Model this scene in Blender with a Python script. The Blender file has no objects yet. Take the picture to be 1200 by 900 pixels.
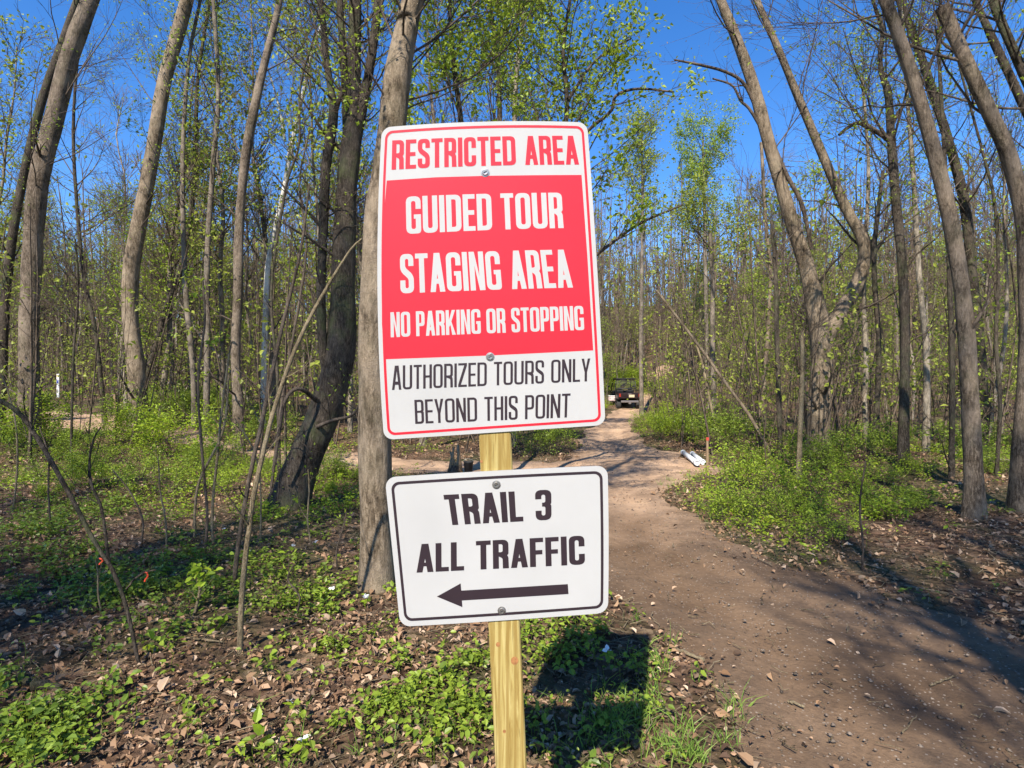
import bpy, math
import numpy as np
from mathutils import Vector, geometry

# ------------------------------------------------------------------ camera, sky, sun, exposure
SC = bpy.context.scene
COL = SC.collection
CAMH = 1.70
F = 655.0                      # focal length in pixels of a 1200 wide picture
cam = bpy.data.cameras.new('camera'); cam.sensor_width = 36.0; cam.lens = F/1200*36
cam.clip_start = 0.05; cam.clip_end = 2000
co = bpy.data.objects.new('camera', cam); COL.objects.link(co)
co.location = (0, 0, CAMH); co.rotation_euler = (math.radians(90), 0, 0)
SC.camera = co
SUNDIR = np.array([-0.30, -0.92, 1.0]); SUNDIR /= np.linalg.norm(SUNDIR)
world = bpy.data.worlds.new('World'); SC.world = world; world.use_nodes = True
nt = world.node_tree; nt.nodes.clear()
sky = nt.nodes.new('ShaderNodeTexSky'); sky.sky_type = 'NISHITA'; sky.sun_disc = False
sky.sun_elevation = math.asin(SUNDIR[2]); sky.sun_rotation = math.atan2(SUNDIR[0], SUNDIR[1])
sky.altitude = 600; sky.air_density = 1.0; sky.dust_density = 0.0; sky.ozone_density = 3.0
bg = nt.nodes.new('ShaderNodeBackground'); bg.inputs['Strength'].default_value = 0.13
wo = nt.nodes.new('ShaderNodeOutputWorld')
hs = nt.nodes.new('ShaderNodeHueSaturation'); hs.inputs['Saturation'].default_value = 1.30; hs.inputs['Hue'].default_value = 0.508; hs.inputs['Value'].default_value = 1.05
nt.links.new(sky.outputs[0], hs.inputs['Color']); nt.links.new(hs.outputs[0], bg.inputs[0]); nt.links.new(bg.outputs[0], wo.inputs[0])
sl = bpy.data.lights.new('sun', 'SUN'); sl.energy = 5.0; sl.angle = math.radians(0.53); sl.color = (1.0, 0.91, 0.77)
so = bpy.data.objects.new('sun', sl); COL.objects.link(so); so.location = (-5, -14, 20)
so.rotation_euler = Vector(SUNDIR).to_track_quat('Z', 'Y').to_euler()
SC.view_settings.view_transform = 'Standard'; SC.view_settings.look = 'None'
SC.view_settings.exposure = 0.90; SC.view_settings.gamma = 1.0
SC.cycles.max_bounces = 5; SC.cycles.diffuse_bounces = 3; SC.cycles.transmission_bounces = 3
SC.render.film_transparent = False

# ------------------------------------------------------------------ helpers
def norm(v): return v/np.maximum(np.linalg.norm(v, axis=-1, keepdims=True), 1e-9)
def sstep(a, b, x):
    t = np.clip((x-a)/(b-a), 0, 1); return t*t*(3-2*t)

class MB:
    """collects vertex / face arrays and links them as ONE mesh object"""
    def __init__(s): s.v = []; s.f = []; s.n = 0
    def add(s, v, faces, mi=0, smooth=True):
        v = np.asarray(v, float).reshape(-1, 3)
        for fa in (faces if isinstance(faces, list) else [faces]):
            fa = np.asarray(fa, int)
            if fa.size: s.f.append((fa+s.n, mi, smooth))
        s.v.append(v); s.n += len(v); return s
    def mesh(s, name, mats):
        me = bpy.data.meshes.new(name)
        V = np.concatenate(s.v) if s.v else np.zeros((0, 3))
        me.vertices.add(len(V)); me.vertices.foreach_set('co', V.ravel().astype(np.float32))
        L = []; S = []; M = []; SM = []; st = 0
        for fa, mi, smt in s.f:
            k = fa.shape[1]; n = fa.shape[0]
            L.append(fa.ravel()); S.append(np.arange(n)*k+st); st += n*k
            M.append(np.full(n, mi)); SM.append(np.full(n, smt))
        L = np.concatenate(L); S = np.concatenate(S); M = np.concatenate(M); SM = np.concatenate(SM)
        me.loops.add(len(L)); me.loops.foreach_set('vertex_index', L.astype(np.int32))
        me.polygons.add(len(S)); me.polygons.foreach_set('loop_start', S.astype(np.int32))
        me.polygons.foreach_set('material_index', M.astype(np.int32))
        me.polygons.foreach_set('use_smooth', SM.astype(bool))
        for m in (mats if isinstance(mats, (list, tuple)) else [mats]): me.materials.append(m)
        me.update(calc_edges=True)
        return me
    def build(s, name, mats, parent=None, origin=None):
        if origin is not None:
            o_ = np.asarray(origin, float); s.v = [a-o_ for a in s.v]
        ob = bpy.data.objects.new(name, s.mesh(name, mats)); COL.objects.link(ob)
        if origin is not None: ob.location = origin
        if parent is not None: ob.parent = parent
        return ob

def tag(o, label=None, cat=None, group=None, kind=None):
    if label: o['label'] = label
    if cat: o['category'] = cat
    if group: o['group'] = group
    if kind: o['kind'] = kind
    return o
def thing(name, loc, label, cat, group=None, rz=0):
    o = bpy.data.objects.new(name, None); COL.objects.link(o)
    o.empty_display_size = 0.1
    o.location = loc; o.rotation_euler = (0, 0, rz)
    return tag(o, label, cat, group)
KIDS = {}
def copy_tree(o, parent=None):
    c = o.copy(); COL.objects.link(c)
    if parent is not None: c.parent = parent
    for ch in KIDS[o.name] if parent is None and o.name in KIDS else list(o.children):
        copy_tree(ch, c)
    return c

def tubes(P, R, n=3, rng=None, closed=False):
    P = np.asarray(P, float); R = np.asarray(R, float)
    N, k, _ = P.shape
    T = norm(np.gradient(P, axis=1))
    ref = norm(np.cross(T[:, 0], np.array([0.31, 0.87, 0.05])+T[:, 0, ::-1]*0.3))[:, None, :]
    U = norm(np.cross(T, np.cross(ref, T))); U = norm(ref-(ref*T).sum(-1, keepdims=True)*T)
    V = np.cross(T, U)
    a = np.arange(n)*2*math.pi/n
    ring = P[:, :, None, :]+R[:, :, None, None]*(np.cos(a)[None, None, :, None]*U[:, :, None, :]+np.sin(a)[None, None, :, None]*V[:, :, None, :])
    v = ring.reshape(-1, 3)
    b = (np.arange(N)*k*n)[:, None, None]+(np.arange(k-1)*n)[None, :, None]
    j = np.arange(n)[None, None, :]; j2 = (np.arange(n)+1) % n; j2 = j2[None, None, :]
    q = np.stack([b+j, b+j2, b+j2+n, b+j+n], -1).reshape(-1, 4)
    fs = [q]
    if closed:
        c0 = (np.arange(N)*k*n)[:, None]+np.arange(n)[None, ::-1]
        c1 = (np.arange(N)*k*n+(k-1)*n)[:, None]+np.arange(n)[None, :]
        fs += [c0, c1]
    return v, fs
def add_tube(mb, pts, rad, n=8, mi=0, closed=True):
    v, f = tubes(np.asarray(pts, float)[None], np.broadcast_to(np.asarray(rad, float), (len(pts),))[None], n, closed=closed)
    mb.add(v, [f[0]], mi)
    if closed: mb.n -= 0; mb.f.append((f[1]+(mb.n-len(v)), mi, False)); mb.f.append((f[2]+(mb.n-len(v)), mi, False))
    return mb
def add_box(mb, c, s, mi=0, rz=0.0, bev=0.0, rx=0.0):
    """box with chamfered vertical and horizontal edges"""
    x, y, z = [q/2 for q in s]; b = min(bev, x*.9, y*.9, z*.9)
    V = []
    if b <= 0:
        V = [(sx*x, sy*y, sz*z) for sz in (-1, 1) for sx, sy in ((-1, -1), (1, -1), (1, 1), (-1, 1))]
        Fq = [[0, 3, 2, 1], [4, 5, 6, 7], [0, 1, 5, 4], [1, 2, 6, 5], [2, 3, 7, 6], [3, 0, 4, 7]]; Ft = []
        rings = None
    else:
        def ring(zz, ins):
            X, Y = x-ins, y-ins; c_ = b
            return [(-X+c_, -Y, zz), (X-c_, -Y, zz), (X, -Y+c_, zz), (X, Y-c_, zz), (X-c_, Y, zz), (-X+c_, Y, zz), (-X, Y-c_, zz), (-X, -Y+c_, zz)]
        V = ring(-z, b*.7)+ring(-z+b, 0)+ring(z-b, 0)+ring(z, b*.7)
        Fq = []
        for r in range(3):
            for j in range(8): Fq.append([r*8+j, r*8+(j+1) % 8, (r+1)*8+(j+1) % 8, (r+1)*8+j])
    V = np.array(V)
    if rx: cx, sx_ = math.cos(rx), math.sin(rx); V = V@np.array([[1, 0, 0], [0, cx, sx_], [0, -sx_, cx]])
    if rz: cz, sz_ = math.cos(rz), math.sin(rz); V = V@np.array([[cz, sz_, 0], [-sz_, cz, 0], [0, 0, 1]])
    V = V+np.array(c)
    if b > 0:
        mb.add(V, [np.array(Fq), np.array([[7, 6, 5, 4, 3, 2, 1, 0], [24, 25, 26, 27, 28, 29, 30, 31]])], mi, smooth=False)
    else: mb.add(V, [np.array(Fq)], mi, smooth=False)
    return mb
def smooth_line(pts, m):
    """Catmull-Rom resampling of rows [x,y,z,r]"""
    P = np.asarray(pts, float); P = np.vstack([2*P[0]-P[1], P, 2*P[-1]-P[-2]])
    t = np.linspace(0, len(P)-3-1e-6, m); i = t.astype(int); u = (t-i)[:, None]
    a, b, c, d = P[i], P[i+1], P[i+2], P[i+3]
    return .5*((2*b)+(-a+c)*u+(2*a-5*b+4*c-d)*u*u+(-a+3*b-3*c+d)*u**3)

def leaves(mb, rng, P, size, up=0.5, mi=0, kind=4, aspect=0.55, D=None, curl=0.15):
    """leaf faces at P; kind 4 = one folded rhomb, kind 6 = pointed oval of two halves"""
    N = len(P)
    if N == 0: return mb
    size = np.broadcast_to(np.asarray(size, float), (N,))*rng.uniform(.65, 1.25, N)
    n = norm(rng.normal(size=(N, 3))*(1-up)+np.array([0, 0, 1.])*up*1.6)
    d = norm(rng.normal(size=(N, 3))) if D is None else norm(D+rng.normal(size=(N, 3))*.35)
    d = norm(d-(d*n).sum(-1, keepdims=True)*n); s = np.cross(n, d)
    L = size[:, None]; w = L*aspect*.5
    if kind == 4:
        V = np.stack([P, P+d*L*.45-s*w+n*L*curl, P+d*L, P+d*L*.45+s*w+n*L*curl], 1).reshape(-1, 3)
        b = np.arange(N)[:, None]*4
        mb.add(V, [b+np.array([0, 1, 2]), b+np.array([0, 2, 3])], mi, smooth=False)
    else:
        c = curl*L
        V = np.stack([P, P+d*L*.28-s*w*.95+n*c*.9, P+d*L*.66-s*w*.8+n*c*.7, P+d*L-n*c*.6, P+d*L*.66+s*w*.8+n*c*.7, P+d*L*.28+s*w*.95+n*c*.9, P+d*L*.5-n*c*.1], 1).reshape(-1, 3)
        b = np.arange(N)[:, None]*7
        mb.add(V, [b+np.array([0, 6, 2, 1]), b+np.array([0, 5, 4, 6])], mi, smooth=False)
        mb.f.append((b+np.array([6, 3, 2])+mb.n-len(V), mi, False)); mb.f.append((b+np.array([6, 4, 3])+mb.n-len(V), mi, False))
    return mb

def spawn(rng, P, R, num, t0, t1, ang, Ls, k, wob=.12, up=.15, rs=.5, rmin=.002):
    N, K, _ = P.shape
    idx = rng.integers(0, N, num) if N > 1 else np.zeros(num, int)
    t = rng.uniform(min(t0, t1-.01), t1, num)
    ft = t*(K-1); i = np.minimum(ft.astype(int), K-2); u = (ft-i)[:, None]
    o = P[idx, i]*(1-u)+P[idx, i+1]*u
    T = norm(P[idx, i+1]-P[idx, i]); r0 = (R[idx, i]*(1-u[:, 0])+R[idx, i+1]*u[:, 0])
    q = norm(np.cross(T, rng.normal(size=(num, 3))))
    a = rng.uniform(*ang, num)[:, None]
    D = norm(np.cos(a)*T+np.sin(a)*q)
    L = (rng.uniform(*Ls, num)*(1.15-.6*t))[:, None]
    pts = [o]; d = D
    for j in range(k-1):
        d = norm(d+rng.normal(size=(num, 3))*wob+np.array([0, 0, up]))
        pts.append(pts[-1]+d*L/(k-1))
    Pn = np.stack(pts, 1)
    rr = np.maximum(r0*rs*rng.uniform(.6, 1., num), rmin)[:, None]
    Rn = np.maximum(rr*np.linspace(1, .3, k)[None], rmin*.7)
    return Pn, Rn

# ------------------------------------------------------------------ materials
def srgb(r, g, b):
    f = lambda c: ((c/255)/12.92 if c/255 <= .04045 else ((c/255+.055)/1.055)**2.4)
    return (f(r), f(g), f(b), 1)
class N:
    def __init__(s, name):
        s.m = bpy.data.materials.new(name); s.m.use_nodes = True; s.t = s.m.node_tree; s.t.nodes.clear()
        s.out = s.n('ShaderNodeOutputMaterial')
    def n(s, ty, **kw):
        x = s.t.nodes.new(ty)
        for k, v in kw.items():
            if hasattr(x, k) and not k[0].isupper(): setattr(x, k, v)
            else: x.inputs[k.replace('_', ' ')].default_value = v
        return x
    def l(s, a, b): s.t.links.new(a, b)
    def coords(s, scale=(1, 1, 1), kind='Object'):
        tc = s.n('ShaderNodeTexCoord'); mp = s.n('ShaderNodeMapping'); mp.inputs['Scale'].default_value = scale
        s.l(tc.outputs[kind], mp.inputs[0]); return mp.outputs[0]
    def noise(s, co, scale, detail=4, rough=.6, dist=0):
        x = s.n('ShaderNodeTexNoise', Scale=scale, Detail=detail, Roughness=rough, Distortion=dist); s.l(co, x.inputs['Vector']); return x.outputs['Fac']
    def ramp(s, fac, stops):
        x = s.n('ShaderNodeValToRGB'); e = x.color_ramp.elements
        while len(e) < len(stops): e.new(.5)
        for el, (p, c) in zip(e, stops): el.position = p; el.color = c if len(c) == 4 else (*c, 1)
        s.l(fac, x.inputs[0]); return x.outputs[0]
    def mix(s, fac, a, b, blend='MIX'):
        x = s.n('ShaderNodeMix', data_type='RGBA', blend_type=blend)
        for sock, v in ((x.inputs[0], fac), (x.inputs[6], a), (x.inputs[7], b)):
            if hasattr(v, 'links'): s.l(v, sock)
            else: sock.default_value = v
        return x.outputs[2]
    def math(s, op, a, b=0.0, clamp=False):
        x = s.n('ShaderNodeMath', operation=op); x.use_clamp = clamp
        for sock, v in ((x.inputs[0], a), (x.inputs[1], b)):
            if hasattr(v, 'links'): s.l(v, sock)
            else: sock.default_value = v
        return x.outputs[0]
    def bsdf(s, col, rough=.8, height=None, bump=.3, dist=.02, metal=0.0, spec=.3):
        x = s.n('ShaderNodeBsdfPrincipled'); x.inputs['Metallic'].default_value = metal
        x.inputs['Specular IOR Level'].default_value = spec
        for sock, v in ((x.inputs['Base Color'], col), (x.inputs['Roughness'], rough)):
            if hasattr(v, 'links'): s.l(v, sock)
            else: sock.default_value = v
        if height is not None:
            b = s.n('ShaderNodeBump', Strength=bump, Distance=dist); s.l(height, b.inputs['Height']); s.l(b.outputs[0], x.inputs['Normal'])
        s.l(x.outputs[0], s.out.inputs[0]); return x

def bark(name, dark, mid, light, ridge=1.0, moss=0.0, patch=.5):
    m = N(name); c = m.coords((1, 1, .24)); c2 = m.coords((1, 1, .6)); c3 = m.coords()
    f = m.noise(c, 52*ridge, 6, .72, .5); big = m.noise(c2, 3.2, 5, .62); fine = m.noise(c3, 90, 3, .6)
    f = m.math('ADD', m.math('MULTIPLY', f, .68), m.math('MULTIPLY', m.noise(c2, 46, 5, .75, .8), .32))
    col = m.ramp(f, [(.36, dark), (.48, mid), (.62, light)])
    pt = m.ramp(big, [(.42, (0, 0, 0)), (.62, (1, 1, 1))])
    col = m.mix(m.math('MULTIPLY', pt, patch), col, tuple(min(1, q*1.35+.02) for q in light[:3])+(1,))
    dk = m.ramp(m.noise(c2, 7.5, 4, .6), [(.55, (0, 0, 0)), (.72, (1, 1, 1))])
    col = m.mix(m.math('MULTIPLY', dk, .55), col, dark)
    if moss > 0:
        g = m.ramp(m.noise(c3, 2.3, 5, .7), [(.5, (0, 0, 0)), (.66, (1, 1, 1))])
        col = m.mix(m.math('MULTIPLY', g, moss), col, (.10, .13, .05, 1))
    h = m.math('ADD', f, m.math('MULTIPLY', fine, .25))
    m.bsdf(col, .9, h, .95, .03, spec=.12); return m.m
BARK_GREY = bark('bark_grey_brown', (0.0165, 0.0120, 0.0090, 1), (0.0869, 0.0662, 0.0482, 1), (0.2508, 0.1976, 0.1492, 1), 1.0, .12)
BARK_TAN = bark('bark_smooth_tan', (0.0292, 0.0210, 0.0142, 1), (0.1204, 0.0912, 0.0628, 1), (0.2907, 0.2299, 0.1653, 1), .6, .10)
BARK_DARK = bark('bark_dark_mossy', (0.0098, 0.0077, 0.0063, 1), (0.0413, 0.0322, 0.0245, 1), (0.1275, 0.1050, 0.0833, 1), 1.1, .45, .25)
BARK_RED = bark('bark_reddish_peeling', (0.0128, 0.0075, 0.0053, 1), (0.0662, 0.0387, 0.0275, 1), (0.2014, 0.1292, 0.0883, 1), 1.5, .1, .3)
BARK_PALE = bark('bark_pale', (0.0457, 0.0353, 0.0248, 1), (0.1625, 0.1324, 0.0989, 1), (0.3639, 0.3154, 0.2508, 1), .8, .1)
BARK_WHITE = bark('bark_white_birch', (0.1280, 0.1120, 0.0960, 1), (0.3960, 0.3690, 0.3330, 1), (0.6800, 0.6600, 0.6200, 1), .5, .0)
BARK_FAR = bark('bark_thin_grey', (0.0292, 0.0232, 0.0173, 1), (0.1023, 0.0834, 0.0628, 1), (0.2422, 0.2014, 0.1615, 1), .5, .15)
TWIG = bark('twig_brown', (0.0165, 0.0128, 0.0097, 1), (0.0628, 0.0482, 0.0370, 1), (0.1615, 0.1254, 0.0969, 1), 1.0, .0)
TWIG_FAR = bark('twig_far_tan', (0.0375, 0.0277, 0.0210, 1), (0.0952, 0.0720, 0.0528, 1), (0.1955, 0.1479, 0.1088, 1), .5, .0)
SAPL = bark('sapling_bark', (0.0495, 0.0353, 0.0210, 1), (0.1565, 0.1204, 0.0722, 1), (0.3391, 0.2745, 0.1777, 1), 2.0, .1)

def leafmat(name, cols, trans=.35, rough=.5, spec=.3):
    m = N(name)
    g = m.n('ShaderNodeNewGeometry')
    st = [(i/(len(cols)-1), c) for i, c in enumerate(cols)]
    col = m.ramp(g.outputs['Random Per Island'], st)
    bs = m.n('ShaderNodeBsdfPrincipled'); bs.inputs['Roughness'].default_value = rough; bs.inputs['Specular IOR Level'].default_value = spec
    m.l(col, bs.inputs['Base Color'])
    tr = m.n('ShaderNodeBsdfTranslucent'); m.l(m.mix(.5, col, (.42, .50, .05, 1)) if trans > .2 else col, tr.inputs[0])
    mx = m.n('ShaderNodeMixShader'); mx.inputs[0].default_value = trans
    m.l(bs.outputs[0], mx.inputs[1]); m.l(tr.outputs[0], mx.inputs[2]); m.l(mx.outputs[0], m.out.inputs[0])
    return m.m
LEAF_SPRING = leafmat('leaf_spring_green', [(.14, .23, .02, 1), (.26, .37, .03, 1), (.38, .48, .05, 1), (.20, .30, .025, 1)], .4)
LEAF_FAR = leafmat('leaf_far_haze_green', [(.17, .21, .035, 1), (.28, .33, .05, 1), (.37, .42, .065, 1), (.22, .26, .04, 1)], .4)
LEAF_BUD = leafmat('leaf_rust_buds', [(.22, .13, .06, 1), (.28, .20, .09, 1), (.20, .17, .08, 1)], .3)
LEAF_GROUND = leafmat('leaf_ground_cover', [(.09, .14, .018, 1), (.18, .26, .028, 1), (.27, .36, .04, 1), (.14, .20, .022, 1)], .3, .42)
LEAF_DARKG = leafmat('leaf_deep_green', [(.07, .12, .017, 1), (.13, .20, .022, 1), (.20, .28, .03, 1)], .25, .4)
LEAF_BRIGHT = leafmat('leaf_bright_shrub', [(.19, .29, .02, 1), (.29, .41, .03, 1), (.38, .50, .045, 1), (.24, .35, .022, 1), (.34, .40, .03, 1), (.12, .20, .02, 1)], .4, .45)
LEAF_DEAD = leafmat('leaf_dead_brown', [(.14, .08, .045, 1), (.30, .18, .10, 1), (.43, .29, .19, 1), (.19, .105, .058, 1), (.56, .42, .30, 1), (.07, .042, .028, 1), (.34, .22, .13, 1), (.25, .16, .10, 1)], .12, .7, .2)
LEAF_OLD = leafmat('leaf_old_dark', [(.05, .030, .020, 1), (.10, .060, .040, 1), (.16, .10, .065, 1), (.035, .024, .018, 1), (.22, .14, .09, 1)], .05, .7, .2)
GRASS = leafmat('grass_blade', [(.09, .17, .03, 1), (.17, .28, .05, 1), (.24, .34, .07, 1)], .3, .5)

def ground_mat():
    m = N('leaf_litter_soil'); c = m.coords()
    v = m.n('ShaderNodeTexVoronoi', Scale=17.0, Randomness=1.0); m.l(m.mix(.12, c, m.n('ShaderNodeTexNoise', Scale=9.0).outputs['Color'], 'ADD'), v.inputs['Vector'])
    cell = m.ramp(m.math('MODULO', m.math('MULTIPLY', v.outputs['Color'], 3.7), 1.0), [(0, (.045, .027, .018)), (.35, (.12, .072, .046)), (.62, (.22, .135, .088)), (.85, (.085, .052, .033)), (1, (.32, .22, .15))])
    soil = m.ramp(m.noise(c, 14, 6, .7), [(.3, (.022, .015, .010)), (.7, (.085, .058, .040))])
    pat = m.ramp(m.noise(c, 1.4, 5, .6), [(.40, (0, 0, 0)), (.60, (1, 1, 1))])
    col = m.mix(m.math('MULTIPLY', pat, .75), cell, soil)
    gr = m.ramp(m.noise(c, .55, 5, .65), [(.45, (0, 0, 0)), (.62, (1, 1, 1))])
    col = m.mix(m.math('MULTIPLY', gr, .45), col, (.08, .11, .035, 1))
    h = m.math('ADD', m.noise(c, 22, 5, .7), m.math('MULTIPLY', v.outputs['Distance'], 1.2))
    m.bsdf(col, .92, h, .9, .03, spec=.1); return m.m
def trail_mat():
    m = N('packed_dirt'); c = m.coords(); cs = m.coords((1, .35, 1))
    a = m.noise(c, 1.1, 6, .62, .3); b = m.noise(c, 26, 6, .75)
    col = m.ramp(a, [(.30, (.28, .182, .115)), (.50, (.43, .290, .190)), (.72, (.56, .390, .262))])
    col = m.mix(m.ramp(b, [(.35, (0, 0, 0)), (.65, (1, 1, 1))]), m.mix(.42, col, (.13, .092, .066, 1)), col)
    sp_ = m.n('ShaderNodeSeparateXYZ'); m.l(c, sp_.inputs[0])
    near_shade = m.n('ShaderNodeMapRange'); near_shade.inputs['From Min'].default_value = 6.5; near_shade.inputs['From Max'].default_value = 10.0; m.l(m.math('ADD', sp_.outputs['Y'], m.math('MULTIPLY', a, 2.0)), near_shade.inputs[0])
    col = m.mix(near_shade.outputs[0], m.mix(1.0, col, (.40, .39, .375, 1), 'MULTIPLY'), col)  # tree shade painted into the near trail colour, fading out farther back
    at = m.n('ShaderNodeAttribute', attribute_name='edge'); e_ = m.math('ADD', at.outputs['Fac'], m.math('MULTIPLY', a, .35))
    band = m.ramp(m.math('MULTIPLY', e_, .4), [(.20, (0, 0, 0)), (.29, (1, 1, 1)), (.36, (1, 1, 1)), (.44, (0, 0, 0)), (.56, (0, 0, 0)), (.66, (.8, .8, .8)), (.78, (0, 0, 0))])
    loose = m.ramp(m.noise(c, 3.2, 5, .7), [(.42, (0, 0, 0)), (.62, (1, 1, 1))])
    col = m.mix(m.math('MULTIPLY', band, .40), col, m.mix(1.0, col, (1.35, 1.33, 1.28, 1), 'MULTIPLY'))
    col = m.mix(m.math('MULTIPLY', m.math('MULTIPLY', loose, m.math('SUBTRACT', 1.0, band)), .45), col, (.075, .054, .040, 1))
    v = m.n('ShaderNodeTexVoronoi', Scale=42.0); m.l(c, v.inputs['Vector'])
    peb = m.math('MULTIPLY', m.math('LESS_THAN', v.outputs['Distance'], .26), m.math('GREATER_THAN', m.math('MODULO', m.math('MULTIPLY', v.outputs['Color'], 5.3), 1.0), .72))
    col = m.mix(m.math('MULTIPLY', peb, .55), col, (.40, .34, .28, 1))
    w = m.n('ShaderNodeTexVoronoi', Scale=11.0); m.l(c, w.inputs['Vector'])
    bits = m.math('LESS_THAN', w.outputs['Distance'], .10)
    col = m.mix(m.math('MULTIPLY', bits, .5), col, (.09, .06, .04, 1))
    h = m.math('ADD', m.math('ADD', m.math('MULTIPLY', b, .7), m.noise(c, 5, 4, .6)), m.math('MULTIPLY', peb, .3))
    m.bsdf(col, .9, h, .8, .025, spec=.12); return m.m
def plain(name, col, rough=.5, metal=0.0, var=.12, scale=30, bump=.1, spec=.4):
    m = N(name); c = m.coords(); f = m.noise(c, scale, 4, .6)
    lo = tuple(q*(1-var) for q in col[:3])+(1,); hi = tuple(min(1, q*(1+var)) for q in col[:3])+(1,)
    m.bsdf(m.ramp(f, [(.3, lo), (.7, hi)]), rough, f, bump, .002, metal, spec); return m.m
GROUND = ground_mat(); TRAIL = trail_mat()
SIGN_WHITE = plain('sign_white_sheeting', (.425, .425, .425, 1), .36, 0, .05, 3.0, .02)
SIGN_RED = plain('sign_red_ink', (.62, .015, .032, 1), .38, 0, .04, 5, .02)
SIGN_BLACK = plain('sign_black_ink', (.028, .018, .024, 1), .4, 0, .1, 9, .02)
ALU = plain('bare_aluminium', (.55, .56, .57, 1), .35, .9, .1)
STEEL = plain('screw_steel', (.38, .37, .36, 1), .35, .85, .25, 200)
RUBBER = plain('black_rubber', (.03, .03, .03, 1), .8)
def lumber(name, a, b, cc, sc=70):
    m = N(name); c = m.coords((1, .55, .035)); f = m.noise(c, sc, 5, .55, 1.6)
    w = m.n('ShaderNodeTexWave', Scale=13.0, Distortion=5.0, Detail=3.0); w.inputs['Detail Scale'].default_value = .6; m.l(m.coords((1, .8, .055)), w.inputs['Vector'])
    col = m.ramp(f, [(.32, a), (.55, b), (.75, cc)])
    col = m.mix(m.math('MULTIPLY', m.ramp(w.outputs['Fac'], [(.50, (0, 0, 0)), (.95, (1, 1, 1))]), .75), col, a)
    g2 = m.noise(m.coords((1, .5, .018)), 150, 3, .6, .4)
    col = m.mix(m.math('MULTIPLY', m.ramp(g2, [(.60, (0, 0, 0)), (.66, (1, 1, 1))]), .55), col, tuple(q*.45 for q in a[:3])+(1,))
    dirt = m.ramp(m.noise(m.coords((1, 1, .4)), 9, 4, .7), [(.50, (0, 0, 0)), (.75, (1, 1, 1))])
    col = m.mix(m.math('MULTIPLY', dirt, .35), col, tuple(q*.6 for q in a[:3])+(1,))
    m.bsdf(col, .75, f, .5, .003, spec=.2); return m.m
LUMBER = lumber('treated_pine', (.27, .18, .05, 1), (.42, .33, .12, 1), (.52, .43, .19, 1))
OLDWOOD = lumber('weathered_wood', (.15, .10, .06, 1), (.32, .23, .14, 1), (.48, .37, .24, 1))
KNOT = plain('knot_wood', (.33, .15, .055, 1), .7, 0, .3, 150)

# ------------------------------------------------------------------ terrain
def T(x, y):
    x = np.asarray(x, float); y = np.asarray(y, float)
    z = .75*sstep(-1.5, -14, x)*sstep(5, 18, y)
    z = z+.10*sstep(-.6, -3, x)*sstep(1.5, 4.5, y)*sstep(12, 6, y)
    z = z+.22*sstep(3.0, 5.5, x-.18*y)*sstep(1, 4, y)
    z = z+2.6*sstep(30, 52, y)*sstep(-60, -5, x)+14.0*sstep(42, 115, y+.10*x)+6*sstep(100, 260, y)
    z = z-.18*sstep(20, 34, y)*sstep(-14, -2, x)*sstep(20, 12, x)
    off = sstep(2.5, 5, np.abs(x)+np.maximum(y-2, 0)*.15)
    z = z+off*(.05*np.sin(x*1.3+.4*y)+.04*np.sin(y*1.7-.8*x+1)+.02*np.sin(3.1*x+2.3*y))
    z = z+.35*np.sin(x*.11+1)*np.sin(y*.09)*sstep(20, 50, y)
    return z
def ray(px, py):
    """where the line of sight through a photo position meets the ground"""
    dx, dz = (px-600)/F, (450-py)/F
    d = 1.0; st = .05
    while d < 400:
        if CAMH+dz*d < float(T(dx*d, d)): break
        d += st; st = max(.05, d*.01)
    return np.array([dx*d, d, float(T(dx*d, d))])
def W(px, py, d): return np.array([(px-600)/F*d, d, CAMH+(450-py)/F*d])
def topx(P):
    y = np.maximum(P[..., 1], .05)
    return 600+P[..., 0]/y*F, 450-(P[..., 2]-CAMH)/y*F

def seg_dist(X, Y, poly, closed=True):
    D = np.full(X.shape, 1e9); inside = np.zeros(X.shape, bool)
    n = len(poly)
    for i in range(n if closed else n-1):
        a = poly[i]; b = poly[(i+1) % n]
        ab = b-a; t = np.clip(((X-a[0])*ab[0]+(Y-a[1])*ab[1])/max(ab@ab, 1e-9), 0, 1)
        D = np.minimum(D, np.hypot(X-a[0]-t*ab[0], Y-a[1]-t*ab[1]))
        if closed:
            cond = ((a[1] > Y) != (b[1] > Y)) & (X < (b[0]-a[0])*(Y-a[1])/(b[1]-a[1]+1e-12)+a[0]); inside ^= cond
    return np.where(inside, D, -D) if closed else D
trail_px = [(905, 1000), (885, 920), (858, 862), (830, 800), (795, 745), (748, 712), (700, 684), (640, 630), (590, 592), (545, 566),
            (560, 548), (640, 545), (674, 536), (678, 514), (700, 494), (716, 482), (733, 471), (751, 462), (768, 455.5), (778, 455.5), (776, 462), (762, 473), (752, 484), (744, 496), (740, 508),
            (765, 524), (800, 536), (818, 552), (795, 568), (772, 582), (800, 604), (860, 640), (950, 668), (1050, 698), (1200, 750), (1500, 860)]
TRAILP = np.array([ray(*p)[:2] for p in trail_px]+[(7, 1.5), (5, -4), (1.2, -4), (1.1, .5)])
far = ray(773, 456)
HILLP = np.array([[far[0], far[1]-1.5], [far[0]+1.2, far[1]+6], [far[0]+3.0, far[1]+9]])
LEFTP = np.array([[3, 9.4], [-1, 9.1], [-4.5, 10.3], [-10, 13], [-16, 16.5], [-30, 19]])*1.24
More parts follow.
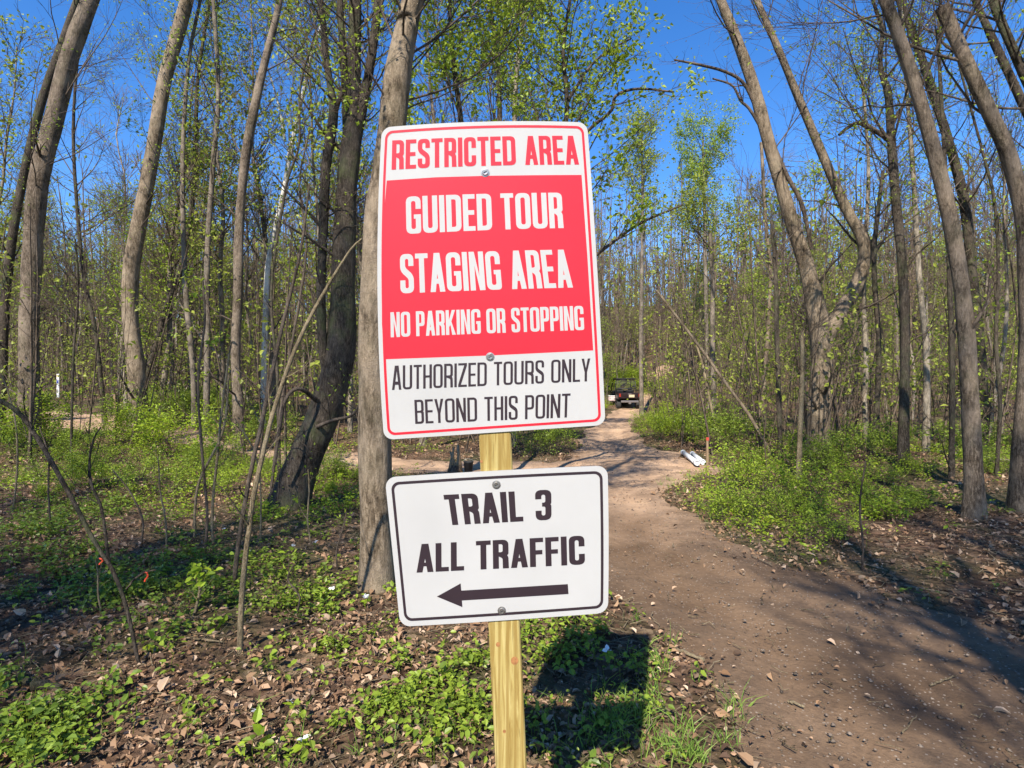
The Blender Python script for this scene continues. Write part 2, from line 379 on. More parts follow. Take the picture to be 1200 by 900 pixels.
def trailness(x, y):
    w = .13*np.sin(x*2.1+y*1.3)+.08*np.sin(x*5.3-y*4.1)+.04*np.sin(x*11+y*13)
    a = seg_dist(x, y, TRAILP)
    b = .95-.45*sstep(-4, -6.5, x)*sstep(-12, -9.5, x)-seg_dist(x, y, LEFTP, False)
    c = .9-seg_dist(x, y, HILLP, False)
    return np.maximum(np.maximum(a, b), c)+w*np.minimum(1, .25+np.abs(y)*.12)

def axis(lo, hi, fine, n, c=0.0):
    k = np.arcsinh((lo-c)/fine), np.arcsinh((hi-c)/fine)
    return np.sinh(np.linspace(k[0], k[1], n))*fine+c
gx = axis(-260, 260, 3.0, 330); gy = axis(-60, 420, 4.0, 330, 3.0)
GX, GY = np.meshgrid(gx, gy); TRN = trailness(GX, GY)
GZ = T(GX, GY)-.05*sstep(.0, 1.2, TRN)
def grid_faces(nx, ny):
    i = np.arange(ny-1)[:, None]*nx+np.arange(nx-1)[None]; return np.stack([i, i+1, i+nx+1, i+nx], -1).reshape(-1, 4)
gf = grid_faces(len(gx), len(gy))
GZ0 = GZ-.06*sstep(.25, .5, TRN)
ground = MB().add(np.stack([GX, GY, GZ0], -1), [gf]).build('ground', GROUND); tag(ground, 'leaf strewn forest floor of brown litter and dark soil', None, None, 'structure')
tz = T(GX, GY)-.05*sstep(0, 1.2, TRN)+np.clip(TRN*.12, -.05, .008)+.006*np.sin(GX*7+GY*3)*sstep(.1, .5, TRN)-.022*(np.exp(-((TRN-.62)/.16)**2)+.0*TRN)*sstep(.3, .5, TRN)
keep = (TRN.ravel()[gf].max(1) > -.25) & (GY.ravel()[gf].max(1) < 110)
used, inv = np.unique(gf[keep], return_inverse=True)
tv = np.stack([GX, GY, tz], -1).reshape(-1, 3)[used]
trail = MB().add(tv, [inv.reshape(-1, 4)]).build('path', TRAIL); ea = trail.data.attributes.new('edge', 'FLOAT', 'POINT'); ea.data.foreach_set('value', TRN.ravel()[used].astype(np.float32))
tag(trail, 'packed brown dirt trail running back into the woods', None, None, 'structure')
def surf(x, y):
    """top of ground or trail"""
    t = trailness(x, y); return T(x, y)-.05*sstep(0, 1.2, t)+np.where(t > 0, np.clip(t*.12, 0, .008), 0)

# ------------------------------------------------------------------ the signs
PA = W(580, 512, 1.617); PB = W(599, 900, 1.675)        # two points of the post's front centre line
AX = norm(PB-PA); NRM = norm(np.cross(AX, [1., 0, 0])); NRM = NRM if NRM[1] < 0 else -NRM   # towards the viewer
CAMP = np.array([0, 0, CAMH])
def onplane(px, py, off):
    px = np.asarray(px, float); py = np.asarray(py, float)
    D = np.stack([(px-600)/F, np.ones_like(px), (450-py)/F], -1)
    t = ((PA+NRM*.004-CAMP)@NRM)/(D@NRM)
    return CAMP+D*t[..., None]+NRM*off
class Quad:
    def __init__(s, tl, tr, br, bl, bow=(0, 0, 0, 0)):
        s.c = [np.array(q, float) for q in (tl, tr, br, bl)]; s.b = bow
    def px(s, uv):
        uv = np.asarray(uv, float); u, v = uv[:, 0:1], uv[:, 1:2]
        p = s.c[0]*(1-u)*(1-v)+s.c[1]*u*(1-v)+s.c[2]*u*v+s.c[3]*(1-u)*v
        L, Tp, R, B = s.b
        p[:, 0:1] += (L*(1-u)+R*u)*4*v*(1-v); p[:, 1:2] += (Tp*(1-v)+B*v)*4*u*(1-u)
        return p
def rounded(pts, seg=4):
    """pts (x,y,r) -> polygon with rounded corners"""
    out = []; n = len(pts)
    for i in range(n):
        p = np.array(pts[i][:2], float); r = pts[i][2] if len(pts[i]) > 2 else 0
        a = np.array(pts[i-1][:2], float)-p; b = np.array(pts[(i+1) % n][:2], float)-p
        la, lb = np.linalg.norm(a), np.linalg.norm(b)
        if r <= 0 or la < 1e-6 or lb < 1e-6: out.append(p); continue
        r_ = min(r, la*.5, lb*.5); a = p+a/la*r_; b = p+b/lb*r_
        for k in range(seg+1):
            t = k/seg; out.append((1-t)**2*a+2*t*(1-t)*(p*.85+(a+b)*.075)+t*t*b)
    return np.array(out)
def densify(P, m):
    out = []
    for i in range(len(P)):
        a, b = P[i], P[(i+1) % len(P)]
        k = max(1, int(np.linalg.norm(b-a)/m))
        for j in range(k): out.append(a+(b-a)*j/k)
    return np.array(out)
def tess(loops):
    """loops: outer + holes, 2d arrays -> verts, tris"""
    tris = geometry.tessellate_polygon([[Vector((p[0], p[1], 0)) for p in L] for L in loops])
    return np.concatenate(loops), np.array([list(t) for t in tris])
def flat(mb, loops_px, off):
    v, t = tess(loops_px)
    a = v[t]; cr = (a[:, 1, 0]-a[:, 0, 0])*(a[:, 2, 1]-a[:, 0, 1])-(a[:, 1, 1]-a[:, 0, 1])*(a[:, 2, 0]-a[:, 0, 0])
    t = np.where((cr > 0)[:, None], t[:, ::-1], t)
    mb.add(onplane(v[:, 0], v[:, 1], off), [t], 0, smooth=False)
def rrect(x0, y0, x1, y1, r, asp): # rounded rect in uv of a quad, asp = width / height
    pts = []
    for (cx, cy, a0) in ((x0+r, y0+r*asp, 180), (x1-r, y0+r*asp, 270), (x1-r, y1-r*asp, 0), (x0+r, y1-r*asp, 90)):
        for k in range(7):
            a = math.radians(a0+k*15); pts.append((cx+r*math.cos(a), cy+r*asp*math.sin(a)))
    return densify(np.array(pts), .06)

def glyph(ch, w, s, b):
    r = .36*w; ri = .13*w; q = r*.5
    if ch == 'A':
        k = .30*w; y1 = min((w/2-s)/k, .86); xi = lambda y: s*1.02+k*y
        hole = [(xi(.34), .34), (w-xi(.34), .34), (w-xi(y1)-.001, y1), (xi(y1)+.001, y1)]
        return [(0, 0), (k, 1), (w-k, 1), (w, 0), (w-s, 0), (w-xi(.21), .21), (xi(.21), .21), (s, 0)], [hole]
    if ch == 'B':
        return [(0, 0), (0, 1), (w, 1, r), (w, .55, q), (w-.03, .515), (w, .48, q), (w, 0, r)], [[(s, b), (w-s, b, ri), (w-s, .46, ri), (s, .46)], [(s, .46+b*.9), (w-s, .46+b*.9, ri), (w-s, 1-b, ri), (s, 1-b)]]
    if ch == 'C': return [(0, 0, r), (0, 1, r), (w, 1, r), (w, .63), (w-s, .63), (w-s, 1-b, ri), (s, 1-b, ri), (s, b, ri), (w-s, b, ri), (w-s, .37), (w, .37), (w, 0, r)], []
    if ch == 'G': return [(0, 0, r), (0, 1, r), (w, 1, r), (w, .66), (w-s, .66), (w-s, 1-b, ri), (s, 1-b, ri), (s, b, ri), (w-s, b, ri), (w-s, .40), (w*.52, .40), (w*.52, .40+b*.9), (w, .40+b*.9), (w, 0, r*.6)], []
    if ch == 'D': return [(0, 0), (0, 1), (w, 1, r), (w, 0, r)], [[(s, b), (w-s, b, ri), (w-s, 1-b, ri), (s, 1-b)]]
    if ch == 'O': return [(0, 0, r), (0, 1, r), (w, 1, r), (w, 0, r)], [[(s, b, ri), (w-s, b, ri), (w-s, 1-b, ri), (s, 1-b, ri)]]
    m0 = .5-b/2; m1 = .5+b/2
    if ch == 'E': w *= .88; return [(0, 0), (0, 1), (w, 1), (w, 1-b), (s, 1-b), (s, m1), (w*.93, m1), (w*.93, m0), (s, m0), (s, b), (w, b), (w, 0)], []
    if ch == 'F': w *= .86; return [(0, 0), (0, 1), (w, 1), (w, 1-b), (s, 1-b), (s, m1), (w*.93, m1), (w*.93, m0), (s, m0), (s, 0)], []
    if ch == 'H': return [(0, 0), (0, 1), (s, 1), (s, m1), (w-s, m1), (w-s, 1), (w, 1), (w, 0), (w-s, 0), (w-s, m0), (s, m0), (s, 0)], []
    if ch == 'I': return [(0, 0), (0, 1), (s, 1), (s, 0)], []
    if ch == 'K': return [(0, 0), (0, 1), (s, 1), (s, .60), (w-s*.95, 1), (w+.01, 1), (s*.5+w*.42, .54), (w+.02, 0), (w-s, 0), (s+.02+w*.10, .40), (s, .32), (s, 0)], []
    if ch == 'L': w *= .84; return [(0, 0), (0, 1), (s, 1), (s, b), (w, b), (w, 0)], []
    if ch == 'N': return [(0, 0), (0, 1), (s*1.05, 1), (w-s, .36), (w-s, 1), (w, 1), (w, 0), (w-s*1.05, 0), (s, .64), (s, 0)], []
    if ch == 'P': return [(0, 0), (0, 1), (w, 1, r), (w, .40, r), (s, .40), (s, 0)], [[(s, .40+b), (w-s, .40+b, ri), (w-s, 1-b, ri), (s, 1-b)]]
    if ch == 'R': return [(0, 0), (0, 1), (w, 1, r), (w, .50, q), (w-.04, .455), (w-.005, .39, .04), (w+.005, 0), (w-s, 0), (w-s-.005, .36, .05), (s, .42), (s, 0)], [[(s, .42+b), (w-s, .42+b, ri), (w-s, 1-b, ri), (s, 1-b)]]
    if ch == 'S': return [(0, 0, r), (0, .33), (s, .33), (s, b, ri), (w-s, b, ri), (w-s, .36, ri), (0, .57, r*.8), (0, 1, r), (w, 1, r), (w, .69), (w-s, .69), (w-s, 1-b, ri), (s, 1-b, ri), (s, .655, ri), (w, .45, r*.8), (w, 0, r)], []
    if ch == 'T': return [(w/2-s/2, 0), (w/2-s/2, 1-b), (0, 1-b), (0, 1), (w, 1), (w, 1-b), (w/2+s/2, 1-b), (w/2+s/2, 0)], []
    if ch == 'U': return [(0, 1), (s, 1), (s, b, ri), (w-s, b, ri), (w-s, 1), (w, 1), (w, 0, r), (0, 0, r)], []
    if ch == 'Y': return [(0, 1), (s*1.05, 1), (w/2, .58), (w-s*1.05, 1), (w, 1), (w/2+s/2, .40), (w/2+s/2, 0), (w/2-s/2, 0), (w/2-s/2, .40)], []
    if ch == 'Z': return [(0, 0), (0, b*1.15), (w-s*1.1, 1-b), (0, 1-b), (0, 1), (w, 1), (w, 1-b*1.15), (s*1.1, b), (w, b), (w, 0)], []
    if ch == '3': return [(0, 0, r), (0, .32), (s, .32), (s, b, ri), (w-s, b, ri), (w-s, .45, ri), (s*1.1, .45), (s*1.1, .45+b*.85), (w-s, .45+b*.85, ri), (w-s, 1-b, ri), (s, 1-b, ri), (s, .70), (0, .70), (0, 1, r), (w, 1, r), (w, .55, q), (w-.03, .515), (w, .48, q), (w, 0, r)], []
def text_line(txt, BL, BR, TL, TR, s, b, w, gap, mat, parent, off, space=.25, bow=0.0, name='lettering'):
    BL, BR, TL, TR = [np.array(q, float) for q in (BL, BR, TL, TR)]
    x = 0; items = []
    for ch in txt:
        if ch == ' ': x += space; continue
        wc = w*(1.08 if ch in 'ANKUOGD' else .94 if ch in 'T' else 1.0)
        outer, holes = glyph(ch, wc, s, b)
        items.append((x, outer, holes)); x += max(p[0] for p in outer)+gap
    tot = x-gap; mb = MB()
    for x0, outer, holes in items:
        loops = []
        for L in [outer]+holes:
            P = densify(rounded(L), .5)
            uu = (P[:, 0:1]+x0)/tot; tt = P[:, 1:2]
            px = BL+(BR-BL)*uu+tt*((TL-BL)*(1-uu)+(TR-BR)*uu)
            px[:, 1:2] += bow*4*uu*(1-uu)
            loops.append(px)
        flat(mb, loops, off)
    return mb.build(name, mat, parent)

def sheet(quad, asp, rad, parent):
    P = rrect(0, 0, 1, 1, rad, asp); px = quad.px(P)
    f = onplane(px[:, 0], px[:, 1], 0.0); bk = f-NRM*.0025; n = len(P)
    mb = MB(); _, t = tess([px]); i = np.arange(n)
    a = px[t]; cr = (a[:, 1, 0]-a[:, 0, 0])*(a[:, 2, 1]-a[:, 0, 1])-(a[:, 1, 1]-a[:, 0, 1])*(a[:, 2, 0]-a[:, 0, 0])
    t = np.where((cr > 0)[:, None], t[:, ::-1], t)
    mb.add(np.vstack([f, bk]), [t], 0, False)
    mb.f.append((t[:, ::-1]+n, 1, False)); mb.f.append((np.stack([i, i+n, (i+1) % n+n, (i+1) % n], -1), 1, False))
    return mb.build('panel', [SIGN_WHITE, ALU], parent)
def ring(quad, asp, ins, wd, rad, mat, parent, off, name='border'):
    a = quad.px(rrect(ins, ins*asp, 1-ins, 1-ins*asp, rad, asp)); b = quad.px(rrect(ins+wd, (ins+wd)*asp, 1-ins-wd, 1-(ins+wd)*asp, rad-wd*.8, asp))
    n = min(len(a), len(b)); mb = MB(); flat(mb, [a, b], off); return mb.build(name, mat, parent)
def screw(px, py, parent):
    c = onplane(px, py, 0); mb = MB(); U = np.array([1., 0, 0]); V = np.cross(NRM, U)
    prof = [(.0, .0058), (.0075, .005), (.0085, .0032), (.009, .0015), (.0125, .0012), (.0125, .0)]
    m = 14; vs = []
    for r, h in prof[1:]:
        for k in range(m):
            a = k*2*math.pi/m; vs.append(c+U*r*math.cos(a)+V*r*math.sin(a)+NRM*h)
    vs.append(c+NRM*.0045); fs = []
    for q in range(len(prof)-2):
        for k in range(m): fs.append([q*m+k, (q+1)*m+k, (q+1)*m+(k+1) % m, q*m+(k+1) % m])
    mb.add(vs, [np.array(fs), np.array([[len(vs)-1, k, (k+1) % m] for k in range(m)])], 0, False)
    sc_ = mb.build('screw', STEEL, parent)
    hb = MB()
    add_box(hb, (0, 0, 0), (.010, .0016, .0012)); v = hb.v[0]; hb.v[0] = c+NRM*.0056+v[:, 0:1]*norm(U+.5*V)+v[:, 2:3]*NRM+v[:, 1:2]*V
    hb.build('slot', RUBBER, sc_)

# post ---------------------------------------------------------------
top_s = -(W(570, 150, 1.6)-PA)@AX*0-.86
gz = float(T(.05, 1.75))
bot_s = (gz-.25-PA[2])/AX[2]
post = thing('sign_post', tuple(PA+AX*((gz-PA[2])/AX[2])-NRM*.045), 'new yellow pine four by four post carrying both signs', 'post')
U = np.array([1., 0, 0]); hw = .0465
pb = MB(); ss = np.linspace(top_s, bot_s, 14); rows = []
for s_ in ss:
    c = PA+AX*s_; b_ = .004
    for (a, d_) in ((-hw+b_, 0), (hw-b_, 0), (hw, b_), (hw, 2*hw-b_), (hw-b_, 2*hw), (-hw+b_, 2*hw), (-hw, 2*hw-b_), (-hw, b_)):
        rows.append(c+U*a-NRM*d_)
fs = [[r*8+j, (r+1)*8+j, (r+1)*8+(j+1) % 8, r*8+(j+1) % 8] for r in range(13) for j in range(8)]
pb.add(rows, [np.array(fs), np.array([[0, 1, 2, 3, 4, 5, 6, 7], [111, 110, 109, 108, 107, 106, 105, 104]])], 0, False)
ploc = np.array(post.location)
def under(mb, name, mats, par):
    mb.v = [a-np.array(par.location) for a in mb.v]; return mb.build(name, mats, par)
under(pb, 'shaft', LUMBER, post)
for (kx, ky, kr) in ((603, 775, .011), (583.5, 756, .0065), (564, 541, .004), (591, 858, .005)):
    mb = MB(); c = onplane(kx, ky, -.0034); V = np.cross(NRM, U)
    vs = [c]+[c+U*kr*math.cos(a)+V*kr*1.15*math.sin(a) for a in np.linspace(0, 2*math.pi, 13)[:-1]]
    mb.add(vs, [np.array([[0, 1+k, 1+(k+1) % 12] for k in range(12)])], 0, False); under(mb, 'knot', KNOT, post)

# upper sign ----------------------------------------------------------
Q1 = Quad((447.5, 149.5), (688, 143.5), (709.5, 498), (450, 515.5), (-6.5, -4.0, 1.5, 0.0))
sg = thing('restricted_area_sign', (0, 0, 0), 'tall red and white metal sign reading restricted area, on the upper post', 'sign')
o1 = sheet(Q1, 250/362, .043, sg)
def ringpx(): pass
ring(Q1, 250/362, .019, .0115, .034, SIGN_RED, sg, .0006)
mb = MB()
fl = [(453.2, 211.6), (510, 207.8), (570, 206), (630, 205.3), (681.5, 205), (688.3, 300), (695.2, 410.6), (575, 416.5), (450.8, 421), (447.6, 380), (447.4, 330), (449.2, 260)]
flat(mb, [densify(np.array(fl), 12)], .0003); mb.build('red_field', SIGN_RED, sg)
B = dict(parent=sg)
text_line('RESTRICTED AREA', (458.9, 198.9), (678.6, 192.8), (459.7, 164.7), (676, 159.2), .142, .13, .385, .052, SIGN_RED, sg, .0007, .24, -1.6)
text_line('GUIDED TOUR', (476.4, 274.4), (660.6, 267.3), (475.5, 230.6), (658.3, 225.8), .140, .125, .37, .050, SIGN_WHITE, sg, .0007, .20, -1.0)
text_line('STAGING AREA', (469.4, 344), (671.5, 337), (468.6, 298), (665.5, 292.5), .140, .125, .37, .050, SIGN_WHITE, sg, .0007, .22, -.6)
text_line('NO PARKING OR STOPPING', (458, 395.3), (684.7, 386.7), (457.5, 366), (683.3, 358.3), .135, .12, .36, .045, SIGN_WHITE, sg, .0007, .20, -.3)
text_line('AUTHORIZED TOURS ONLY', (459.4, 457), (691.5, 446.7), (459.4, 428.6), (691.7, 420), .102, .090, .365, .060, SIGN_BLACK, sg, .0006, .24)
text_line('BEYOND THIS POINT', (486.7, 496.7), (667.8, 489), (485.5, 468.6), (668.6, 461), .102, .090, .365, .060, SIGN_BLACK, sg, .0006, .24)
screw(568.6, 202.2, sg); screw(574.4, 418, sg)
# lower sign ----------------------------------------------------------
Q2 = Quad((451, 559.5), (712, 545.5), (712.5, 718), (469, 734.5), (0, -1.0, 1.0, 0.8))
s2 = thing('trail_arrow_sign', (0, 0, 0), 'white trail 3 all traffic sign with black arrow, on the lower post', 'sign')
sheet(Q2, 250/172, .048, s2)
ring(Q2, 250/172, .024, .0125, .036, SIGN_BLACK, s2, .0006)
text_line('TRAIL 3', (525.0, 615.5), (646.3, 609), (519.6, 579.9), (646, 573.6), .175, .155, .46, .065, SIGN_BLACK, s2, .0006, .30)
text_line('ALL TRAFFIC', (488.2, 671), (685.6, 661.3), (488.2, 637.7), (684.6, 627.4), .165, .15, .44, .06, SIGN_BLACK, s2, .0006, .28)
mb = MB(); flat(mb, [np.array([(512, 699), (539.8, 683.6), (540.6, 692), (665.4, 684.4), (666.2, 696), (541.3, 703.6), (541.9, 711.4)])], .0006); mb.build('arrow', SIGN_BLACK, s2)
screw(581.7, 568, s2); screw(588, 715.5, s2)

# ------------------------------------------------------------------ trees
def trunk_mesh(pts, m, n, flare=1.35, seed=0):
    """pts rows x,y,z,r -> gnarled tube"""
    rng = np.random.default_rng(seed)
    L = smooth_line(pts, m); P = L[:, :3]; R = L[:, 3].copy()
    h = P[:, 2]-P[0, 2]
    R *= 1+(flare-1)*np.exp(-np.maximum(h, 0)/.28)
    v, f = tubes(P[None], R[None], n)
    c = np.repeat(P, n, 0); d = v-c; a = np.tile(np.arange(n)*2*math.pi/n, m); hh = np.repeat(h, n)
    k = 1+.05*np.sin(a*3+hh*1.7+seed)+.035*np.sin(a*5-hh*3.1+seed*2)+.03*np.sin(hh*6+a*2+seed)
    k += .32*np.exp(-np.maximum(hh, 0)/.16)*np.maximum(0, np.sin(a*4+seed+hh))
    v = c+d*k[:, None]
    return v, f, P, R
def hero(name, stems, label, mat=BARK_GREY, height=15, nb=14, leaf=0, leafmat_=LEAF_SPRING, lsize=.05, bstart=3.0, seed=1, twig=TWIG, blen=(1.5, 3.8), n=12, depth=None, group=None, cat='tree', lows=0, brm=.05, limbs=()):
    """stems: list of pixel polylines (px,py,width_px[,d]); the first stands on the ground"""
    rng = np.random.default_rng(seed)
    base = ray(stems[0][0][0], stems[0][0][1]); d0 = depth or base[1]
    if depth: bz = float(T((stems[0][0][0]-600)/F*depth, depth)); base = np.array([(stems[0][0][0]-600)/F*depth, depth, bz])
    root = thing(name, tuple(base), label, cat, group)
    PP = []; RR = []
    for si, st in enumerate(stems):
        rows = []
        for q in st:
            d = d0 if len(q) < 4 else d0+q[3]
            rows.append(np.append(W(q[0], q[1], d), q[2]*.90/F*d/2/math.hypot(1, (q[0]-600)/F)))
        if si == 0:
            z0 = base[2]; rows[0][2] = z0; rows.insert(0, rows[0]-np.array([0, 0, .25, 0])); rows[0][3] *= 1.05
        last, prev = rows[-1], rows[-2]; dr = norm(last[:3]-prev[:3])
        if last[2]-base[2] < height and st[-1][1] <= 5:
            rem = height-(last[2]-base[2]); p = last.copy(); kk = max(2, int(rem/1.6))
            for j in range(kk):
                dr = norm(dr*.9+np.array([rng.normal()*.07, rng.normal()*.07, .13])); p = p.copy(); p[:3] += dr*rem/kk; p[3] = max(.008, last[3]*(1-.88*(j+1)/kk)); rows.append(p)
        m = max(8, int(len(rows)*3.2)); v, f, P, R = trunk_mesh(np.array(rows), m, n if si == 0 else max(8, n-3), 1.16 if si == 0 else 1.0, seed+si*7)
        under(MB().add(v, [f[0]]), 'trunk' if si == 0 else 'stem', mat, root); PP.append(P); RR.append(R)
    bm_ = MB(); lm = MB(); tw = []
    for st in limbs:
        rows = np.array([np.append(W(q[0], q[1], d0+(q[3] if len(q) > 3 else 0)), q[2]/F*d0/2) for q in st])
        L = smooth_line(rows, len(st)*3); v, f = tubes(L[None, :, :3], L[None, :, 3], 7); under(MB().add(v, f), 'limb', twig, root)
        a = spawn(rng, L[None, :, :3], L[None, :, 3], 5, .2, 1., (.4, 1.1), (.3, 1.0), 5, .16, .1, .5, .003)
        v, f = tubes(*a, 4); bm_.add(v, f); b = spawn(rng, *a, 22, .1, 1., (.3, .9), (.2, .7), 4, .14, .06, .6, .002); v, f = tubes(*b, 3); bm_.add(v, f); tw.append(b[0])
    for P, R in zip(PP, RR):
        z = P[:, 2]-base[2]; L = len(P)
        t0 = np.searchsorted(z, bstart)/(L-1); t0 = min(t0, .8)
        share = max(3, int(nb*(P[-1, 2]-P[0, 2])/height))
        A = spawn(rng, P[None], np.minimum(R[None], brm), share, t0, .99, (.5, 1.15), blen, 7, .13, .10, .42, .006)
        v, f = tubes(*A, 5); bm_.add(v, f)
        B_ = spawn(rng, *A, share*6, .15, 1., (.35, .95), (.5, 1.6), 5, .14, .06, .55, .004); v, f = tubes(*B_, 4); bm_.add(v, f)
        C_ = spawn(rng, *B_, share*34, .1, 1., (.3, .9), (.25, .9), 3, .14, .05, .6, .0028); v, f = tubes(*C_, 3); bm_.add(v, f)
        tw.append(C_[0])
        if lows:
            A = spawn(rng, P[None], R[None], lows, .12, max(t0+.1, .25), (.6, 1.3), (.5, 1.6), 5, .16, .10, .25, .004); v, f = tubes(*A, 4); bm_.add(v, f)
            B_ = spawn(rng, *A, lows*6, .2, 1., (.35, .95), (.2, .6), 4, .14, .06, .6, .0025); v, f = tubes(*B_, 3); bm_.add(v, f); tw.append(B_[0])
    if bm_.f: tag(under(bm_, 'branches', twig, root), kind='stuff')
    if leaf and tw:
        Q = np.concatenate([t[:, 1:].reshape(-1, 3) for t in tw])
        Q = Q[rng.integers(0, len(Q), leaf)]+rng.normal(size=(leaf, 3))*lsize*.7
        leaves(lm, rng, Q, lsize, .35, 0, 4, .6); tag(under(lm, 'foliage', leafmat_, root), kind='stuff')
    return root

hero('tree', [[(35, 522, 35), (34, 420, 29), (36, 340, 28), (43, 227, 29), (61, 151, 27.5), (79, 75, 26), (106, 0, 23)]],
     'big grey tree at far left leaning right, standing beside the left trail', BARK_GREY, 15, 12, 500, lsize=.06, bstart=4.5, seed=11, lows=5)
hero('tree', [[(0, 470, 15), (4, 400, 14), (8, 330, 14), (20, 245, 13), (45, 132, 12.5), (70, 60, 12), (91, 0, 11)]],
     'dark slim tree leaning right behind the big grey tree at far left', BARK_DARK, 14, 12, 300, lsize=.06, bstart=3, seed=12, lows=6, depth=14.5)
hero('tree', [[(162, 504, 27), (160, 432, 25), (153, 375, 22.5), (153, 319, 23), (163, 265, 22), (177, 189, 20), (193, 95, 19), (219, 0, 18)]],
     'smooth tan tree with a dark stem at its foot, second big trunk from left', BARK_TAN, 15, 14, 700, lsize=.06, bstart=4.5, seed=13, lows=5)
hero('tree', [[(172, 492, 9), (169, 451, 10), (181, 413, 9), (195, 360, 8), (211, 318, 8), (224, 250, 7), (229, 170, 6), (232, 90, 5), (246, 0, 4)]],
     'thin crooked tree with fresh green leaves just right of the smooth tan trunk', BARK_DARK, 11, 26, 5200, lsize=.095, bstart=2.6, seed=14, lows=10, blen=(1, 2.6))
hero('tree', [[(280, 528, 17), (279, 470, 14.5), (276, 413, 13), (279, 340, 13), (280, 283, 13), (283, 227, 12), (291, 162, 13), (310, 75, 10.5), (328, 0, 8)]],
     'slim straight brown tree leaning right in the middle of the left woods', BARK_GREY, 12, 16, 900, lsize=.06, bstart=5, seed=15, lows=4)
hero('tree', [[(338, 596, 56), (345, 572, 50), (363, 527, 45), (382, 481, 43), (396, 425, 41), (401, 375, 36), (402, 320, 31), (406, 227, 27), (412, 170, 26), (414, 130, 20), (415, 60, 17), (416, 0, 16)],
              [(410, 180, 14), (405, 120, 11), (402, 60, 9.5), (398, 0, 9)], [(414, 172, 16), (423, 135, 14), (434, 75, 12), (444, 0, 11)],
              [(388, 452, 16), (379, 410, 13, -.1), (376, 340, 12, -.1), (379, 264, 12.5, -.1), (383, 189, 13, -.1), (391, 135, 13, -.1), (386, 94, 9, -.1), (380, 45, 8, -.1), (375, 0, 7.5, -.1)]],
     'dark leaning tree of several stems left of the signs with mossy bark', BARK_DARK, 12, 22, 3600, lsize=.045, bstart=5.4, seed=16, lows=9, n=16, brm=.035,
     limbs=[[(372, 500, 4.96, -.2), (392, 492, 3.72, -.5), (412, 487, 3.10, -.7), (424, 470, 2.48, -.8)], [(372, 470, 5.58, -.2), (350, 455, 4.34, -.5), (334, 470, 3.72, -.6), (328, 505, 3.10, -.6), (322, 545, 3.10, -.5)],
            [(391, 135, 8, -.1), (397, 118, 6, -.2), (402, 105, 5, -.2)]])
hero('tree', [[(442, 689, 44), (441, 600, 42), (439, 500, 42), (438, 420, 42), (440, 330, 41.5), (446, 250, 40.5), (453, 213, 40), (461, 144, 36), (467, 83, 34), (477, 30, 30), (484, 0, 28)]],
     'thick smooth grey tree directly behind the left edge of the signs', BARK_TAN, 12, 34, 9000, lsize=.05, bstart=3.9, seed=17, lows=0, n=18, blen=(1.2, 3.2), brm=.03)
hero('tree', [[(958, 534, 36), (960, 500, 32), (961, 467, 31), (964, 420, 31), (960, 383, 30), (952, 342, 24), (943, 304, 21), (925, 250, 18.5), (904, 179, 17), (883, 100, 15.5), (862, 42, 13.5), (844, 0, 12)],
              [(962, 405, 20), (973, 385, 23), (988, 362, 22), (1006, 330, 19), (1014, 298, 19), (1009, 276, 17.5), (992, 246, 14.5), (958, 167, 12), (933, 108, 10.5), (912, 58, 9.5), (887, 0, 8)]],
     'large forked tan tree right of the trail with two long stems', BARK_TAN, 15, 16, 300, leafmat_=LEAF_BUD, lsize=.05, bstart=5, seed=18, lows=6, n=16,
     limbs=[[(888, 130, 5), (872, 98, 4), (850, 84, 3.4), (820, 76, 3), (790, 70, 2)], [(903, 170, 4), (880, 130, 3.4), (868, 118, 3), (858, 100, 2.5), (835, 92, 2)], [(904, 165, 5), (922, 205, 5, -.1), (940, 240, 5, -.1), (951, 292, 4, -.1)]])
hero('tree', [[(1142, 606, 33), (1141, 550, 27), (1137, 467, 25.5), (1131, 383, 24), (1124, 320, 22.5), (1112, 250, 22), (1092, 167, 20.5), (1067, 83, 18.5), (1037, 0, 17)]],
     'straight grey ridged tree leaning left at right of the trail, nearest trunk there', BARK_GREY, 12, 12, 300, lsize=.05, bstart=4.5, seed=19, n=16, limbs=[[(1130, 395, 5), (1145, 375, 4, -.1), (1158, 350, 3, -.1), (1160, 322, 2.4)]])
hero('tree', [[(1152, 528, 16), (1150, 430, 15), (1139, 316, 14.5), (1129, 233, 14.5), (1112, 167, 13), (1085, 83, 12), (1054, 0, 9.5)]],
     'dark slim tree leaning left just behind the nearest grey trunk at right', BARK_DARK, 13, 12, 500, lsize=.06, bstart=4.5, seed=20, lows=4)
hero('tree', [[(1194, 600, 32), (1198, 508, 27), (1204, 400, 25), (1203, 300, 24), (1195, 233, 23), (1181, 179, 24), (1162, 137, 22), (1133, 75, 20.5), (1104, 8, 20)]],
     'curved grey tree at the right edge bowing over to the left', BARK_GREY, 11, 10, 200, lsize=.05, bstart=4.5, seed=21, n=16)
hero('tree', [[(1262, 545, 20), (1250, 350, 17), (1222, 185, 14), (1196, 117, 13), (1167, 54, 12), (1142, -2, 9)]],
     'slender dark stem crossing the top right corner, left one of two', BARK_DARK, 12, 10, 300, lsize=.05, bstart=4.5, seed=22)
hero('tree', [[(1288, 560, 22), (1270, 330, 18), (1228, 155, 15), (1200, 88, 14), (1187, 58, 14), (1162, -2, 12)]],
     'slender dark stem crossing the top right corner, right one of two', BARK_DARK, 12, 10, 200, lsize=.05, bstart=4.5, seed=23)
